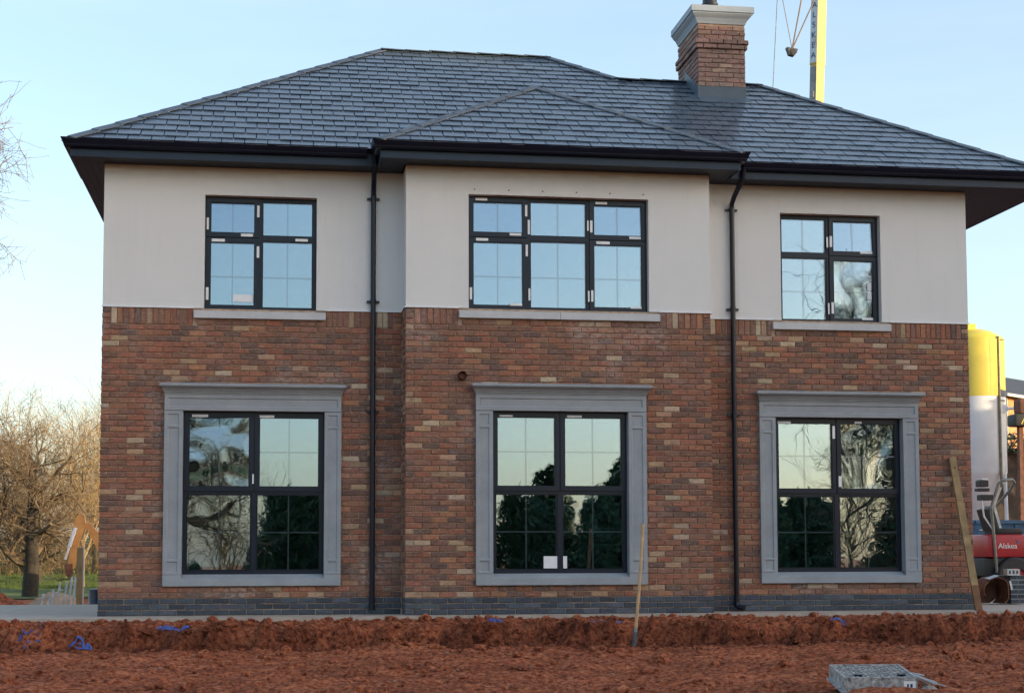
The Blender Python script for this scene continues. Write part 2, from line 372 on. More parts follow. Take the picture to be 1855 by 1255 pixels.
def stones(n, seed):
    r = random.Random(seed); mb = MB(); ico = bmesh.new(); bmesh.ops.create_icosphere(ico, subdivisions=1, radius=1); base = [v.co.copy() for v in ico.verts]; ico.verts.index_update(); fs = [tuple(v.index for v in f.verts) for f in ico.faces]; ico.free()
    for _ in range(n):
        y = -1.0-6.6*r.random(); x = -1.2+14*r.random(); s = r.uniform(.008, .024); z = float(soil_h(np.array([x]), np.array([y]))[0])+s*.3
        mb.add([(x+v.x*s*r.uniform(.8, 1.5), y+v.y*s*r.uniform(.8, 1.3), z+v.z*s*r.uniform(.5, .9)) for v in base], fs)
    mb.build('stones', simple('muddy_stone', (.24, .14, .10), .9, var=.4), kind='stuff')
stones(260, 5)
# concrete path round the house, a real slab
p = MB()
p.box(-3.4, 15.6, -.80, -.002, -.12, 0)
p.box(-3.4, -.02, .0, 6.2, -.14, -.012); p.box(12.06, 17.4, .0, 9.0, -.14, -.012)
o = p.build('pavement', MCONC, kind='structure')

# ------------------------------------------------------------------ the house
H = thing('brick_house', (0, 0, 0), 'new detached two-storey house of red brick and pale render under a slate hipped roof', 'house')
D = .474; W = 12.03; XB0, XB1 = 3.953, 8.105; ZP = 4.05; ZT = 5.952
UW = {1: (1.31, 2.79, 4.04, 5.58, 0.0), 2: (4.79, 7.25, 4.04, 5.59, -D), 3: (9.265, 10.74, 4.03, 5.575, 0.0)}
LW = {1: (.82, 3.13, 0.0), 2: (4.88, 7.185, -D), 3: (8.91, 11.23, 0.0)}
LO = {1: (1.06, 2.91), 2: (5.107, 6.94), 3: (9.14, 11.0)}
SILL = {1: (1.18, 2.914), 2: (4.66, 7.39), 3: (9.13, 10.86)}
def wallboxes(mb, rects, y0, y1):
    for r in rects: mb.box(r[0], r[1], y0, y1, r[2], r[3])
mw = MB()
hole = lambda i: (LO[i][0]-.03, LO[i][1]+.03, .50, 2.70)
wallboxes(mw, rect_minus((0.006, XB0, -.02, ZP), [hole(1)]), .008, .26)
wallboxes(mw, rect_minus((XB1, W-.006, -.02, ZP), [hole(3)]), .008, .26)
wallboxes(mw, rect_minus((XB0+.006, XB1-.006, -.02, ZP), [hole(2)]), -D+.008, -D+.26)
mw.box(XB0+.008, XB0+.26, -D+.26, .26, -.02, ZP); mw.box(XB1-.26, XB1-.008, -D+.26, .26, -.02, ZP)
mw.box(.006, .28, .26, 8.2, -.02, ZP); mw.box(W-.28, W-.006, .26, 6.2, -.02, ZP)
mw.box(.28, 8.0, 7.95, 8.2, -.02, ZP); mw.box(8.0, W-.28, 5.95, 6.2, -.02, ZP); mw.box(7.75, 8.0, 6.2, 7.95, -.02, ZP)
WALL = mw.build('brick_wall', MMORTAR, H)
pw = MB(); YF = -.010
for (a, b), i, yo in (((0.0, XB0), 1, 0), ((XB1, W), 3, 0), ((XB0, XB1), 2, -D)):
    u = UW[i]; wallboxes(pw, rect_minus((a, b, ZP+.002, ZT), [(u[0], u[1], u[2]-.1, u[3])]), yo+YF, yo+.26)
pw.box(XB0, XB0+.26, -D+.26, YF, ZP+.002, ZT); pw.box(XB1-.26, XB1, -D+.26, YF, ZP+.002, ZT)
pw.box(0, .28, .26, 8.2, ZP+.002, ZT); pw.box(W-.28, W, .26, 6.2, ZP+.002, ZT)
pw.box(.28, 8.0, 7.95, 8.2, ZP+.002, ZT); pw.box(8.0, W-.28, 5.95, 6.2, ZP+.002, ZT); pw.box(7.75, 8.0, 6.2, 7.95, ZP+.002, ZT)
RW = pw.build('rendered_wall', MPLASTER, H)
# drip bead along the foot of the render
bd = MB()
def bead(x0, x1, yo, cuts):
    for r in rect_minus((x0, x1, ZP-.004, ZP+.012), cuts): bd.box(r[0], r[1], yo-.026, yo+YF-.001, r[2], r[3])
for (a, b), i, yo in (((-.01, XB0-.02), 1, 0), ((XB1+.02, W+.01), 3, 0), ((XB0-.012, XB1+.012), 2, -D)):
    bead(a, b, yo, [(SILL[i][0], SILL[i][1], 3, 5)])
bd.box(XB0-.026, XB0-.001, -D-.01, -.027, ZP-.004, ZP+.012); bd.box(XB1+.001, XB1+.026, -D-.01, -.027, ZP-.004, ZP+.012)
bd.build('render_bead', MWHITE, H, kind='stuff')

PAL = [((.335, .110, .064), 28), ((.27, .118, .082), 22), ((.20, .092, .072), 17), ((.115, .070, .068), 13), ((.43, .185, .100), 10), ((.50, .33, .21), 6), ((.60, .47, .35), 3)]
PALC = [((.35, .205, .19), 5), ((.30, .19, .18), 4), ((.235, .155, .16), 3), ((.44, .32, .27), 1)]
def bcol(r, pal=PAL):
    t = r.random()*sum(w_ for _, w_ in pal)
    for c, w_ in pal:
        t -= w_
        if t <= 0: break
    k = r.uniform(.78, 1.2); return tuple(min(1, v*k*r.uniform(.94, 1.06)) for v in c)
PALP = [((.062, .078, .105), 6), ((.085, .105, .138), 5), ((.048, .06, .082), 4), ((.11, .13, .16), 2)]
def brick_geo(L, Hh, r, proud=.008):
    # irregular worn brick face: back edge, shoulder and a slightly inset front; origin at the middle of the face
    a, c = L/2, Hh/2; j = lambda s: r.uniform(-s, s)
    yf = -proud+r.uniform(-.004, .003)
    b4 = [(-a, .03, -c), (a, .03, -c), (a, .03, c), (-a, .03, c)]
    sh = [(x+j(.003), yf+.008, z+j(.003)) for x, z in ((-a, -c), (a, -c), (a, c), (-a, c))]
    fr = [(x+j(.003), yf+j(.0015), z+j(.002)) for x, z in ((-a+.006, -c+.006), (a-.006, -c+.006), (a-.006, c-.006), (-a+.006, c-.006))]
    fs = []
    for k in range(4):
        n_ = (k+1) % 4; fs.append((k, n_, 4+n_, 4+k)); fs.append((4+k, 4+n_, 8+n_, 8+k))
    fs.append((8, 9, 10, 11)); return b4+sh+fr, fs
class Bricks:
    def __init__(s, name, m, pal, cap, r): s.name, s.m, s.pal, s.cap, s.r = name, m, pal, cap, r; s.L = []
    def put(s, cx, y, cz, L, Hh, ang=0): s.L.append((cx, y, cz, L, Hh, ang))
    def flush(s, parent, key):
        s.L.sort(key=key); single, rest = s.L[:s.cap], s.L[s.cap:]; cache = {}
        for cx, y, cz, L, Hh, ang in single:
            k = (round(L, 2), round(Hh, 2))
            if len(cache.setdefault(k, [])) < 26:
                mb = MB(); g = brick_geo(L-.0, Hh, s.r); mb.add(*g, bcol(s.r, s.pal)); cache[k].append(mb.mesh(s.name, s.m)); me = cache[k][-1]
            else: me = s.r.choice(cache[k])
            inst(s.name, me, (cx, y, cz), parent, (0, 0, ang) if ang else None)
        if rest:
            mb = MB()
            for cx, y, cz, L, Hh, ang in rest:
                v, f = brick_geo(L, Hh, s.r); ca, sa = math.cos(ang), math.sin(ang)
                mb.add([(cx+a*ca-b*sa, y+a*sa+b*ca, cz+c) for a, b, c in v], f, bcol(s.r, s.pal))
            mb.build(s.name, s.m, parent, kind='stuff')
def clip1(x0, x1, cuts):
    seg = [(x0, x1)]
    for a, b in cuts:
        n_ = []
        for p_, q in seg:
            if b <= p_ or a >= q: n_.append((p_, q)); continue
            if a-p_ > .02: n_.append((p_, a))
            if q-b > .02: n_.append((b, q))
        seg = n_
    return seg
br = random.Random(21)
B1 = Bricks('brick', MBRICK, PAL, 300, br); BP = Bricks('plinth_brick', MPLINTH, PALP, 240, br); BS = Bricks('soldier_brick', MBRICK, PAL, 240, br)
def face(x0, x1, y, i):
    lw, sl_ = LW[i], SILL[i]
    for k in range(54):
        z = k*.075+.0375
        if k >= 51 and False: pass
        cuts = []
        if .385 < z < 3.03: cuts.append((lw[0]+.02, lw[1]-.02))
        sold = k >= 51
        if sold:
            if k == 51:
                zz = 3.825+.1125
                # soldier course either side of the sill, stacked ends at the corners
                for a, b in clip1(x0, x1, [(sl_[0]-.005, sl_[1]+.005)]):
                    xx = a
                    if abs(a-x0) < .01:
                        for q in range(3): B1.put(a+.0525, y, 3.825+q*.075+.0375, .103, .065)
                        xx = a+.112
                    e = b-.112 if abs(b-x1) < .01 else b
                    if e < b:
                        for q in range(3): B1.put(b-.0525, y, 3.825+q*.075+.0375, .103, .065)
                    nn = int((e-xx)/.075)
                    pt = (e-xx)/max(nn, 1)
                    for q in range(nn): BS.put(xx+pt*(q+.5), y, zz, pt-.010, .215)
                # one course under the sill
                xx = sl_[0]-.005+.05
                B = B1
                while xx < sl_[1]: 
                    e = min(xx+.215, sl_[1]); B.put((xx+e)/2, y, 3.825+.040, e-xx, .065); xx += .225
            continue
        off = 0 if k % 2 else -.1125
        xx = x0+off
        bank = BP if k < 3 else B1
        while xx < x1-.02:
            a, b = max(xx, x0), min(xx+.215, x1)
            for p_, q in clip1(a, b, cuts):
                if q-p_ > .03: bank.put((p_+q)/2, y, z, q-p_, .065)
            xx += .225
face(0, XB0-.012, 0, 1); face(XB0, XB1, -D, 2); face(XB1+.012, W, 0, 3)
for k in range(54):   # bay returns and the two house sides: headers laid round the corner
    z = k*.075+.0375; bk = BP if k < 3 else B1
    for L_, yc in (((.215, -.29), (.10, -.12)) if k % 2 else ((.10, -.345), (.215, -.175))):
        bk.put(XB0, yc, z, L_, .065, -math.pi/2); bk.put(XB1, yc, z, L_, .065, math.pi/2)
    for j in range(8):
        yc = .16+j*.225+(.11 if k % 2 else 0); bk.put(0, yc, z, .215, .065, -math.pi/2); bk.put(W, yc, z, .215, .065, math.pi/2)
near = lambda b: (0 if abs(b[5]) < .1 else 50)+.149*b[0]+.986*b[1]+.002*abs(b[2]-1.5)
B1.flush(WALL, near); BP.flush(WALL, near); BS.flush(WALL, near)

# windows --------------------------------------------------------
def window(nm, x0, x1, z0, z1, yf, xm, zm, opens, tapes, papers, barsx, barz, wavy=(), tilts={}):
    fr = MB(); F = .045; Mh = .03; yb = yf+.07
    fr.box(x0, x1, yf, yb, z1-F, z1); fr.box(x0, x1, yf, yb, z0, z0+F); fr.box(x0, x0+F, yf, yb, z0+F, z1-F); fr.box(x1-F, x1, yf, yb, z0+F, z1-F)
    for xc in xm: fr.box(xc-Mh, xc+Mh, yf+.001, yb-.001, z0+F, z1-F)
    xe = [x0]+list(xm)+[x1]
    for c in range(len(xe)-1):
        a = x0+F if c == 0 else xe[c]+Mh; b = x1-F if c == len(xe)-2 else xe[c+1]-Mh
        fr.box(a, b, yf+.002, yb-.002, zm-Mh, zm+Mh)
    Wn = fr.build('window', MFRAME, H)
    ze = [z0, zm, z1]; cells = {}
    for c in range(len(xe)-1):
        for r in range(2):
            el = .012 if c == 0 else .006; er = .012 if c == len(xe)-2 else .006; eb = .012 if r == 0 else .006; et = .012 if r == 1 else .006
            a, b, lo, hi = xe[c]+el, xe[c+1]-er, ze[r]+eb, ze[r+1]-et
            if (c, r) in opens:
                s = MB(); k = .058; ys, ye = yf-.022, yf-.001
                # sash ring, chamfered towards the glass
                for (ax, bx, az, bz) in ((a, b, hi-k, hi), (a, b, lo, lo+k), (a, a+k, lo+k, hi-k), (b-k, b, lo+k, hi-k)):
                    s.box(ax+(.0005), bx-(.0005), ys, ye, az, bz)
                s.build('sash', MFRAME, Wn)
                g = (a+k-.004, b-k+.004, lo+k-.004, hi-k+.004); gy = yf+.004
                gs = MB()
                for (ax, bx, az, bz) in ((g[0], g[1], g[3]-.014, g[3]), (g[0], g[1], g[2], g[2]+.014), (g[0], g[0]+.014, g[2]+.014, g[3]-.014), (g[1]-.014, g[1], g[2]+.014, g[3]-.014)): gs.box(ax, bx, yf-.012, yf+.003, az, bz)
                gs.build('gasket', MGUT, Wn)
            else:
                g = (a+.036, b-.036, lo+.036, hi-.036)
                g = (xe[c]+(F+.012 if c == 0 else Mh+.016), xe[c+1]-(F+.012 if c == len(xe)-2 else Mh+.016), ze[r]+(F+.012 if r == 0 else Mh+.014), ze[r+1]-(F+.012 if r == 1 else Mh+.014))
                gs = MB(); t = .014
                for (ax, bx, az, bz) in ((g[0]-t, g[1]+t, g[3]-.004, g[3]+t), (g[0]-t, g[1]+t, g[2]-t, g[2]+.004), (g[0]-t, g[0]+.004, g[2]+.004, g[3]-.004), (g[1]-.004, g[1]+t, g[2]+.004, g[3]-.004)): gs.box(ax, bx, yf+.010, yf+.024, az, bz)
                gs.build('gasket', MGUT, Wn); gy = yf+.022
            cells[(c, r)] = (g, gy)
            tx, tz = tilts.get((c, r), (rnd.uniform(-.002, .002), rnd.uniform(-.002, .002)))
            pn = MB(); cx, cz = (g[0]+g[1])/2, (g[2]+g[3])/2
            for dy, mi in ((0, 0), (.022, 1)):
                pn.add([(x, gy+dy+(x-cx)*tx+(z-cz)*tz, z) for x, z in ((g[0], g[2]), (g[1], g[2]), (g[1], g[3]), (g[0], g[3]))], [(0, 1, 2, 3)], None, mi)
            pn.build('pane', [MG_OUTW, MG_INW] if (c, r) in wavy else [MG_OUT, MG_IN], Wn)
            gb = MB(); gb.box(cx-.009, cx+.009, gy+.008, gy+.015, g[2], g[3])
            gb.build('glazing_bar', MBAR, Wn)
            bz = barz[r]
            if bz:
                gb = MB(); zc = g[2]+(g[3]-g[2])*bz; gb.box(g[0], g[1], gy+.0085, gy+.0145, zc-.009, zc+.009); gb.build('glazing_bar', MBAR, Wn)
    for a, b, lo, hi in tapes:
        t = MB(); t.box(a, b, yf-.026, yf-.0225, lo, hi); t.build('protective_tape', MWHITE, Wn)
    for a, b, lo, hi in papers:
        t = MB(); t.box(a, b, yf-.0015, yf+.001, lo, hi); t.build('paper_notice', MWHITE, Wn)
    return Wn
T1 = [(1.331, 1.358, 5.131, 5.29), (1.994, 2.028, 5.314, 5.473), (1.784, 1.942, 5.048, 5.086), (1.398, 1.571, 4.969, 5.007), (1.994, 2.028, 4.765, 4.919), (1.329, 1.364, 4.182, 4.349), (2.508, 2.673, 5.0, 5.035)]
T2 = [(4.894, 5.055, 5.529, 5.563), (5.569, 5.599, 5.33, 5.486), (5.605, 5.635, 5.087, 5.283), (5.358, 5.516, 5.064, 5.097), (4.901, 5.066, 4.981, 5.018), (5.575, 5.605, 4.786, 4.944), (4.817, 4.847, 4.186, 4.348), (5.612, 5.638, 4.187, 4.349), (5.359, 5.524, 4.112, 4.145), (6.538, 6.699, 5.526, 5.561), (6.462, 6.494, 5.136, 5.3), (6.42, 6.441, 5.159, 5.299), (7.005, 7.164, 5.061, 5.095), (6.546, 6.733, 4.979, 5.017), (6.472, 6.501, 4.19, 4.345), (6.426, 6.448, 4.189, 4.336), (7.01, 7.167, 4.107, 4.136)]
T3 = [(10.025, 10.06, 5.128, 5.284), (9.976, 10.0, 5.119, 5.269), (10.476, 10.654, 5.042, 5.078), (9.983, 10.005, 4.165, 4.323), (10.035, 10.07, 4.174, 4.337), (10.483, 10.647, 4.092, 4.124)]
up_win = lambda i, xm, zm, op, tp, pp, **k: window('w', UW[i][0]+.001, UW[i][1]-.001, UW[i][2]+.001, UW[i][3]-.001, UW[i][4]+.11, xm, zm, op, tp, pp, 1, (.46, 0), **k)
up_win(1, [2.03], 5.03, {(0, 0), (0, 1)}, T1, [(1.69, 1.958, 4.165, 4.265)], tilts={(0, 1): (.004, .045), (1, 0): (.0, .001), (0, 0): (.002, .002)})
up_win(2, [5.603, 6.448], 5.035, {(0, 0), (0, 1), (2, 0), (2, 1)}, T2, [], tilts={(0, 1): (.002, .040), (2, 1): (-.003, .036), (0, 0): (.003, .008), (2, 0): (.001, -.004)})
up_win(3, [10.01], 5.00, {(1, 0), (1, 1)}, T3, [(10.577, 10.64, 4.391, 4.500), (10.577, 10.64, 4.520, 4.634)], wavy={(1, 0)}, tilts={(1, 1): (.003, .040), (1, 0): (.030, -.012)})
lo_win = lambda i, xm, tp, pp, **k: window('w', LO[i][0]+.001, LO[i][1]-.001, .536, 2.684, LW[i][2]+.08, xm, 1.625, {(0, 1), (1, 1)}, tp, pp, 1, (.5, .5), **k)
lo_win(1, [1.987], [(1.169, 1.38, 2.609, 2.645), (2.052, 2.246, 2.607, 2.643), (1.963, 1.983, 1.732, 1.858)], [], wavy={(0, 1)}, tilts={(0, 1): (-.028, 0), (1, 1): (.0, .003)})
lo_win(2, [6.026], [(5.208, 5.389, 2.612, 2.639), (6.126, 6.325, 2.611, 2.642)], [(5.802, 5.985, .602, .762), (6.066, 6.118, .601, .762)])
lo_win(3, [10.058], [(9.207, 9.397, 2.605, 2.635), (10.333, 10.437, 2.613, 2.642), (10.004, 10.040, 2.398, 2.578), (10.084, 10.127, 1.721, 1.873)], [], wavy={(1, 1)}, tilts={(1, 1): (.030, 0)})
# upper sills
for i, (a, b) in SILL.items():
    yo = UW[i][4]; s = MB()
    x0, x1 = a, b; z0, z1 = 3.918, 4.036
    parts_ = [(x0, x1)] if i != 2 else [(x0, (x0+x1)/2-.003), ((x0+x1)/2+.003, x1)]
    for p_, q in parts_:
        s.add([(p_, yo-.058, z0), (q, yo-.058, z0), (q, yo+.12, z0), (p_, yo+.12, z0), (p_, yo-.058, z1-.022), (q, yo-.058, z1-.022), (q, yo+.12, z1), (p_, yo+.12, z1)],
              [(0, 3, 2, 1), (4, 5, 6, 7), (0, 1, 5, 4), (1, 2, 6, 5), (2, 3, 7, 6), (3, 0, 4, 7)])
    s.build('window_sill', MSILL, H)
s = MB(); s.box(W+.002, W+.10, .75, 2.3, 3.50, 3.615); s.build('window_sill', MSILL, H)   # end of a sill on the gable side

# cast stone surrounds of the lower windows
def surround(i):
    x0, x1, yo = LW[i]; a, b = LO[i]; y = yo-.06; Zt = 2.685
    base = MB(); base.box(x0, x1, yo-.046, yo+.009, .385, .386); S_ = None
    # sill block with weathered top
    m = MB()
    m.box(x0, a, y-.004, yo+.006, .385, .532); m.box(b, x1, y-.004, yo+.006, .385, .532)
    m.add([(a, y-.004, .385), (b, y-.004, .385), (b, yo+.10, .385), (a, yo+.10, .385), (a, y-.004, .478), (b, y-.004, .478), (b, yo+.079, .535), (a, yo+.079, .535), (b, yo+.10, .535), (a, yo+.10, .535)],
          [(0, 3, 2, 1), (0, 1, 5, 4), (4, 5, 6, 7), (7, 6, 8, 9), (2, 3, 9, 8), (1, 2, 8, 6, 5), (0, 4, 7, 9, 3)])
    S_ = m.build('window_surround', MSTONE, H)
    def frame_panel(mb, X0, X1, Z0, Z1, il, ir, it, ib, d=.014):   # raised margins round a sunk panel
        mb.box(X0, X0+il, y, y+d, Z0, Z1); mb.box(X1-ir, X1, y, y+d, Z0, Z1); mb.box(X0+il, X1-ir, y, y+d, Z1-it, Z1); mb.box(X0+il, X1-ir, y, y+d, Z0, Z0+ib)
        # moulded slope inside the margin
        e = .010; A = [(X0+il, Z0+ib), (X1-ir, Z0+ib), (X1-ir, Z1-it), (X0+il, Z1-it)]; Bq = [(A[0][0]+e, A[0][1]+e), (A[1][0]-e, A[1][1]+e), (A[2][0]-e, A[2][1]-e), (A[3][0]+e, A[3][1]-e)]
        mb.add([(p_[0], y+.003, p_[1]) for p_ in A]+[(p_[0], y+d-.0006, p_[1]) for p_ in Bq], [(k, (k+1) % 4, 4+(k+1) % 4, 4+k) for k in range(4)])
    for X0, X1, inner in ((x0, a, 1), (b, x1, 0)):
        m = MB(); m.box(X0, X1, y+.0135, yo+.006, .537, Zt-.004)
        if inner: m.box(X1-.03, X1, yo+.0065, yo+.15, .537, Zt-.004)
        else: m.box(X0, X0+.03, yo+.0065, yo+.15, .537, Zt-.004)
        for Z0, Z1, it, ib in ((2.475, Zt-.004, .042, .012), (.715, 2.4745, .013, .013), (.537, .7145, .012, .024)): frame_panel(m, X0, X1, Z0, Z1, .046, .050, it, ib)
        m.build('pilaster', MSTONE, S_)
    m = MB(); m.box(x0+.001, x1-.001, y+.0135, yo+.006, Zt+.003, 2.905); frame_panel(m, x0, x1, Zt+.003, 2.905, .05, .05, .055, .05)
    m.box(a-.03, b+.03, yo+.0065, yo+.15, Zt+.0005, Zt+.05)
    m.build('frieze', MSTONE, S_)
    # cornice
    c = MB(); prof = [(.0, 2.9055), (.012, 2.9055), (.012, 2.925), (.026, 2.925), (.030, 2.943), (.046, 2.950), (.050, 2.965), (.082, 2.980), (.086, 2.995), (.118, 2.998), (.120, 3.022), (.100, 3.034), (.0, 3.050)]
    k = .52; n_ = len(prof); vs_ = []
    for o_, z in prof:
        vs_ += [(x0-o_*k, yo+.006, z), (x0-o_*k, y-o_, z), (x1+o_*k, y-o_, z), (x1+o_*k, yo+.006, z)]
    fs = []
    for q in range(n_-1):
        for e in range(3): fs.append((q*4+e, q*4+e+1, q*4+4+e+1, q*4+4+e))
        fs.append((q*4+3, q*4, q*4+4, q*4+7))
    fs += [(3, 2, 1, 0), tuple((n_-1)*4+e for e in range(4))]
    c.add(vs_, fs); c.build('cornice', MSTONE, S_)
for i in (1, 2, 3): surround(i)

# eaves ----------------------------------------------------------
PT = math.tan(R_(32)); YE, ZE = -.47, 6.148
fprof = [(0, 5.945), (.022, 5.945), (.022, 6.15), (0, 6.15)]
gprof = [(.024, 6.050), (.070, 6.046), (.088, 6.055), (.096, 6.072), (.098, 6.088), (.104, 6.092), (.112, 6.118), (.128, 6.150), (.134, 6.168), (.126, 6.168), (.118, 6.150), (.100, 6.115), (.085, 6.066), (.034, 6.062), (.030, 6.150), (.024, 6.150)]
def eave(path, gpath):
    f = MB().sweep(fprof, path); F_ = f.build('fascia', MFASC, H)
    g = MB().sweep(gprof, gpath); g.build('gutter', MGUT, F_, smooth='auto')
eave([(-.378, 8.6), (-.378, -.378), (3.56, -.378)], [(-.378, 1.33), (-.378, -.378), (3.44, -.378)])
eave([(3.609, -.28), (3.609, -.852), (8.418, -.852), (8.418, -.28)], [(3.609, -.56), (3.609, -.852), (8.418, -.852), (8.418, -.56)])
eave([(8.45, -.378), (13.128, -.378), (13.128, 6.6)], [(8.60, -.378), (13.128, -.378), (13.128, 6.6)])
def boards(name, x0, x1, y0, y1, along, n):
    P = None
    for k in range(n):
        b = MB()
        if along == 'x':
            q0, q1 = y0+(y1-y0)*k/n, y0+(y1-y0)*(k+1)/n; b.box(x0, x1, q0+.002, q1-.002, 5.953, 5.968)
        else:
            q0, q1 = x0+(x1-x0)*k/n, x0+(x1-x0)*(k+1)/n; b.box(q0+.002, q1-.002, y0, y1, 5.953, 5.968)
        if P is None: P = b.build(name, MSOFF, H)
        else: b.build('soffit_board', MSOFF, P)
boards('soffit', -.378, 3.62, -.378, -.004, 'x', 4); boards('soffit', -.378, -.004, .0, 8.4, 'y', 4)
boards('soffit', 3.62, 8.41, -.852, -.50, 'x', 4); boards('soffit', 8.41, 13.128, -.378, -.004, 'x', 4); boards('soffit', 12.034, 13.128, .0, 6.5, 'y', 9)
for q in ((3.62, 3.93), (8.13, 8.408)):
    s = MB(); s.box(q[0], q[1], -.498, -.004, 5.9535, 5.968); s.build('soffit', MSOFF, H)

# roof -----------------------------------------------------------
LC = (-.42, YE); RC = (13.20, YE); RL = (3.91, 4.06); RR = (6.67, 4.06); RV = (7.62, 3.04); RE = (9.96, 3.05)
zat = lambda y: ZE+(y-YE)*PT
rf = MB(); dz = -.028
z3 = lambda p_, y=None: (p_[0], p_[1], (zat(p_[1]) if y is None else y)+dz)
HB = 8.6; LB = 6.55
V_ = [z3(LC), z3(RC), z3(RE), z3(RV), z3(RR), z3(RL), (-.42, HB, ZE+dz), (8.2, HB, ZE+dz), (13.2, LB, ZE+dz), (9.0, LB, ZE+dz), (8.2, 6.2, ZE+dz+.1)]
rf.add(V_, [(0, 1, 2, 3, 4, 5), (0, 5, 6), (6, 5, 4, 7), (1, 8, 2), (2, 8, 9, 3), (3, 9, 10), (4, 3, 10, 7), (0, 6, 7, 10, 9, 8, 1)])
ROOF = rf.build('roof', MDECK, H)
SPAL = [(.088, .120, .164), (.083, .113, .157), (.095, .127, .171)]
def poly_clip(P, a, b, c):   # keep a*x + b*s <= c
    out = []
    for i in range(len(P)):
        p_, q = P[i], P[(i+1) % len(P)]; dp, dq = a*p_[0]+b*p_[1]-c, a*q[0]+b*q[1]-c
        if dp <= 0: out.append(p_)
        if dp*dq < 0: t = dp/(dp-dq); out.append((p_[0]+(q[0]-p_[0])*t, p_[1]+(q[1]-p_[1])*t))
    return out
CS = math.cos(R_(32)); SN = math.sin(R_(32))
S_of = lambda y, y0: (y-y0)/CS
def halfplane(p_, q, inside):
    a, b = q[1]-p_[1], -(q[0]-p_[0]); c = a*p_[0]+b*p_[1]
    if a*inside[0]+b*inside[1] > c: a, b, c = -a, -b, -c
    return a, b, c
def slates(y0, xa, xb, smax, hps, skip, out, seed):
    r = random.Random(seed); ex = .25; wd = .30; k = 0; s0 = -.03
    while s0 < smax-.03:
        off = (.15 if k % 2 else 0)-.07; x = xa-.4+off
        while x < xb+.3:
            g = .006; P = [(x+g, s0), (x+wd-g, s0), (x+wd-g, min(s0+ex+.05, smax)), (x+g, min(s0+ex+.05, smax))]
            cx, cs = x+wd/2, s0+ex/2
            for hp in hps(cx, cs): P = poly_clip(P, *hp) if len(P) > 2 else P
            if len(P) > 2 and not skip(cx, cs):
                ar = abs(sum(P[i][0]*P[(i+1) % len(P)][1]-P[(i+1) % len(P)][0]*P[i][1] for i in range(len(P))))/2
                if ar > .004: out.append((P, s0, y0, x+wd/2, r.random()))
            x += wd
        s0 += ex; k += 1
def slate_geo(P, s0, y0, r, org):
    lift = .018+r.uniform(-.003, .004); t = .010; sk = r.uniform(-.003, .003)
    def w_(p_, h):
        hh = h+lift*max(0, 1-(p_[1]-s0)/.30)+sk*(p_[0]-P[0][0])/.3
        y = y0+p_[1]*CS-hh*SN; z = ZE+p_[1]*SN+hh*CS; return (p_[0]-org[0], y-org[1], z-org[2])
    n_ = len(P); j = [(p_[0], p_[1]+r.uniform(-.003, .003)) for p_ in P]
    return [w_(p_, 0) for p_ in j]+[w_(p_, t) for p_ in j], [tuple(range(n_, 2*n_)), tuple(reversed(range(n_)))]+[(i, (i+1) % n_, n_+(i+1) % n_, n_+i) for i in range(n_)]
st = lambda p_: (p_[0], S_of(p_[1], YE)); ins = (6.0, 2.0)
hpL = halfplane(st(LC), st(RL), ins); hpR = halfplane(st(RC), st(RE), ins); hpV = halfplane(st(RV), st(RR), ins)
sV = S_of(RV[1], YE); sT = S_of(RL[1], YE)
def hps_main(cx, cs):
    if cx < 7.7: return [hpL, hpV] if cs > sV-.3 else [hpL]
    return [hpV] if cs > sV and cx < 7.7 else [hpR, (0, 1, sV)]
BY = -.852-.092; BX0, BX1 = 3.545, 8.482; BXM = (BX0+BX1)/2
def skip_main(cx, cs):
    dy = cs*CS; return min(cx-BX0, BX1-cx)-dy > .33 or (8.80 < cx < 9.46 and 2.42 < YE+dy < 3.2)
ALL = []
slates(YE, -.4, 13.2, sT, hps_main, skip_main, ALL, 1)
bh = BXM-BX0; sb = S_of(BY+bh, BY)
hb = [halfplane((BX0, 0), (BXM, sb), (BXM, .5)), halfplane((BX1, 0), (BXM, sb), (BXM, .5))]
BAY = []
slates(BY, BX0, BX1, sb, lambda a, b: hb, lambda a, b: False, BAY, 2)
sr = random.Random(5)
ALLS = [('m', q) for q in ALL]+[('b', q) for q in BAY]
ALLS.sort(key=lambda t: (0 if len(t[1][0]) == 4 else 3)+.149*t[1][3]+.986*(t[1][2]+t[1][1]*CS))
def scol():
    k = sr.uniform(.88, 1.10); return tuple(v*k for v in sr.choice(SPAL))
rest = MB()
for k, (_, (P, s0, y0, cx, rv)) in enumerate(ALLS):
    if k < 300:
        org = (cx, y0+s0*CS, ZE+s0*SN); mb = MB(); v, f = slate_geo(P, s0, y0, sr, org); mb.add(v, f, scol()); inst('slate', mb.mesh('slate', MSLATE), org, ROOF)
    else:
        v, f = slate_geo(P, s0, y0, sr, (0, 0, 0)); rest.add(v, f, scol())
rest.build('slate', MSLATE, ROOF, kind='stuff')
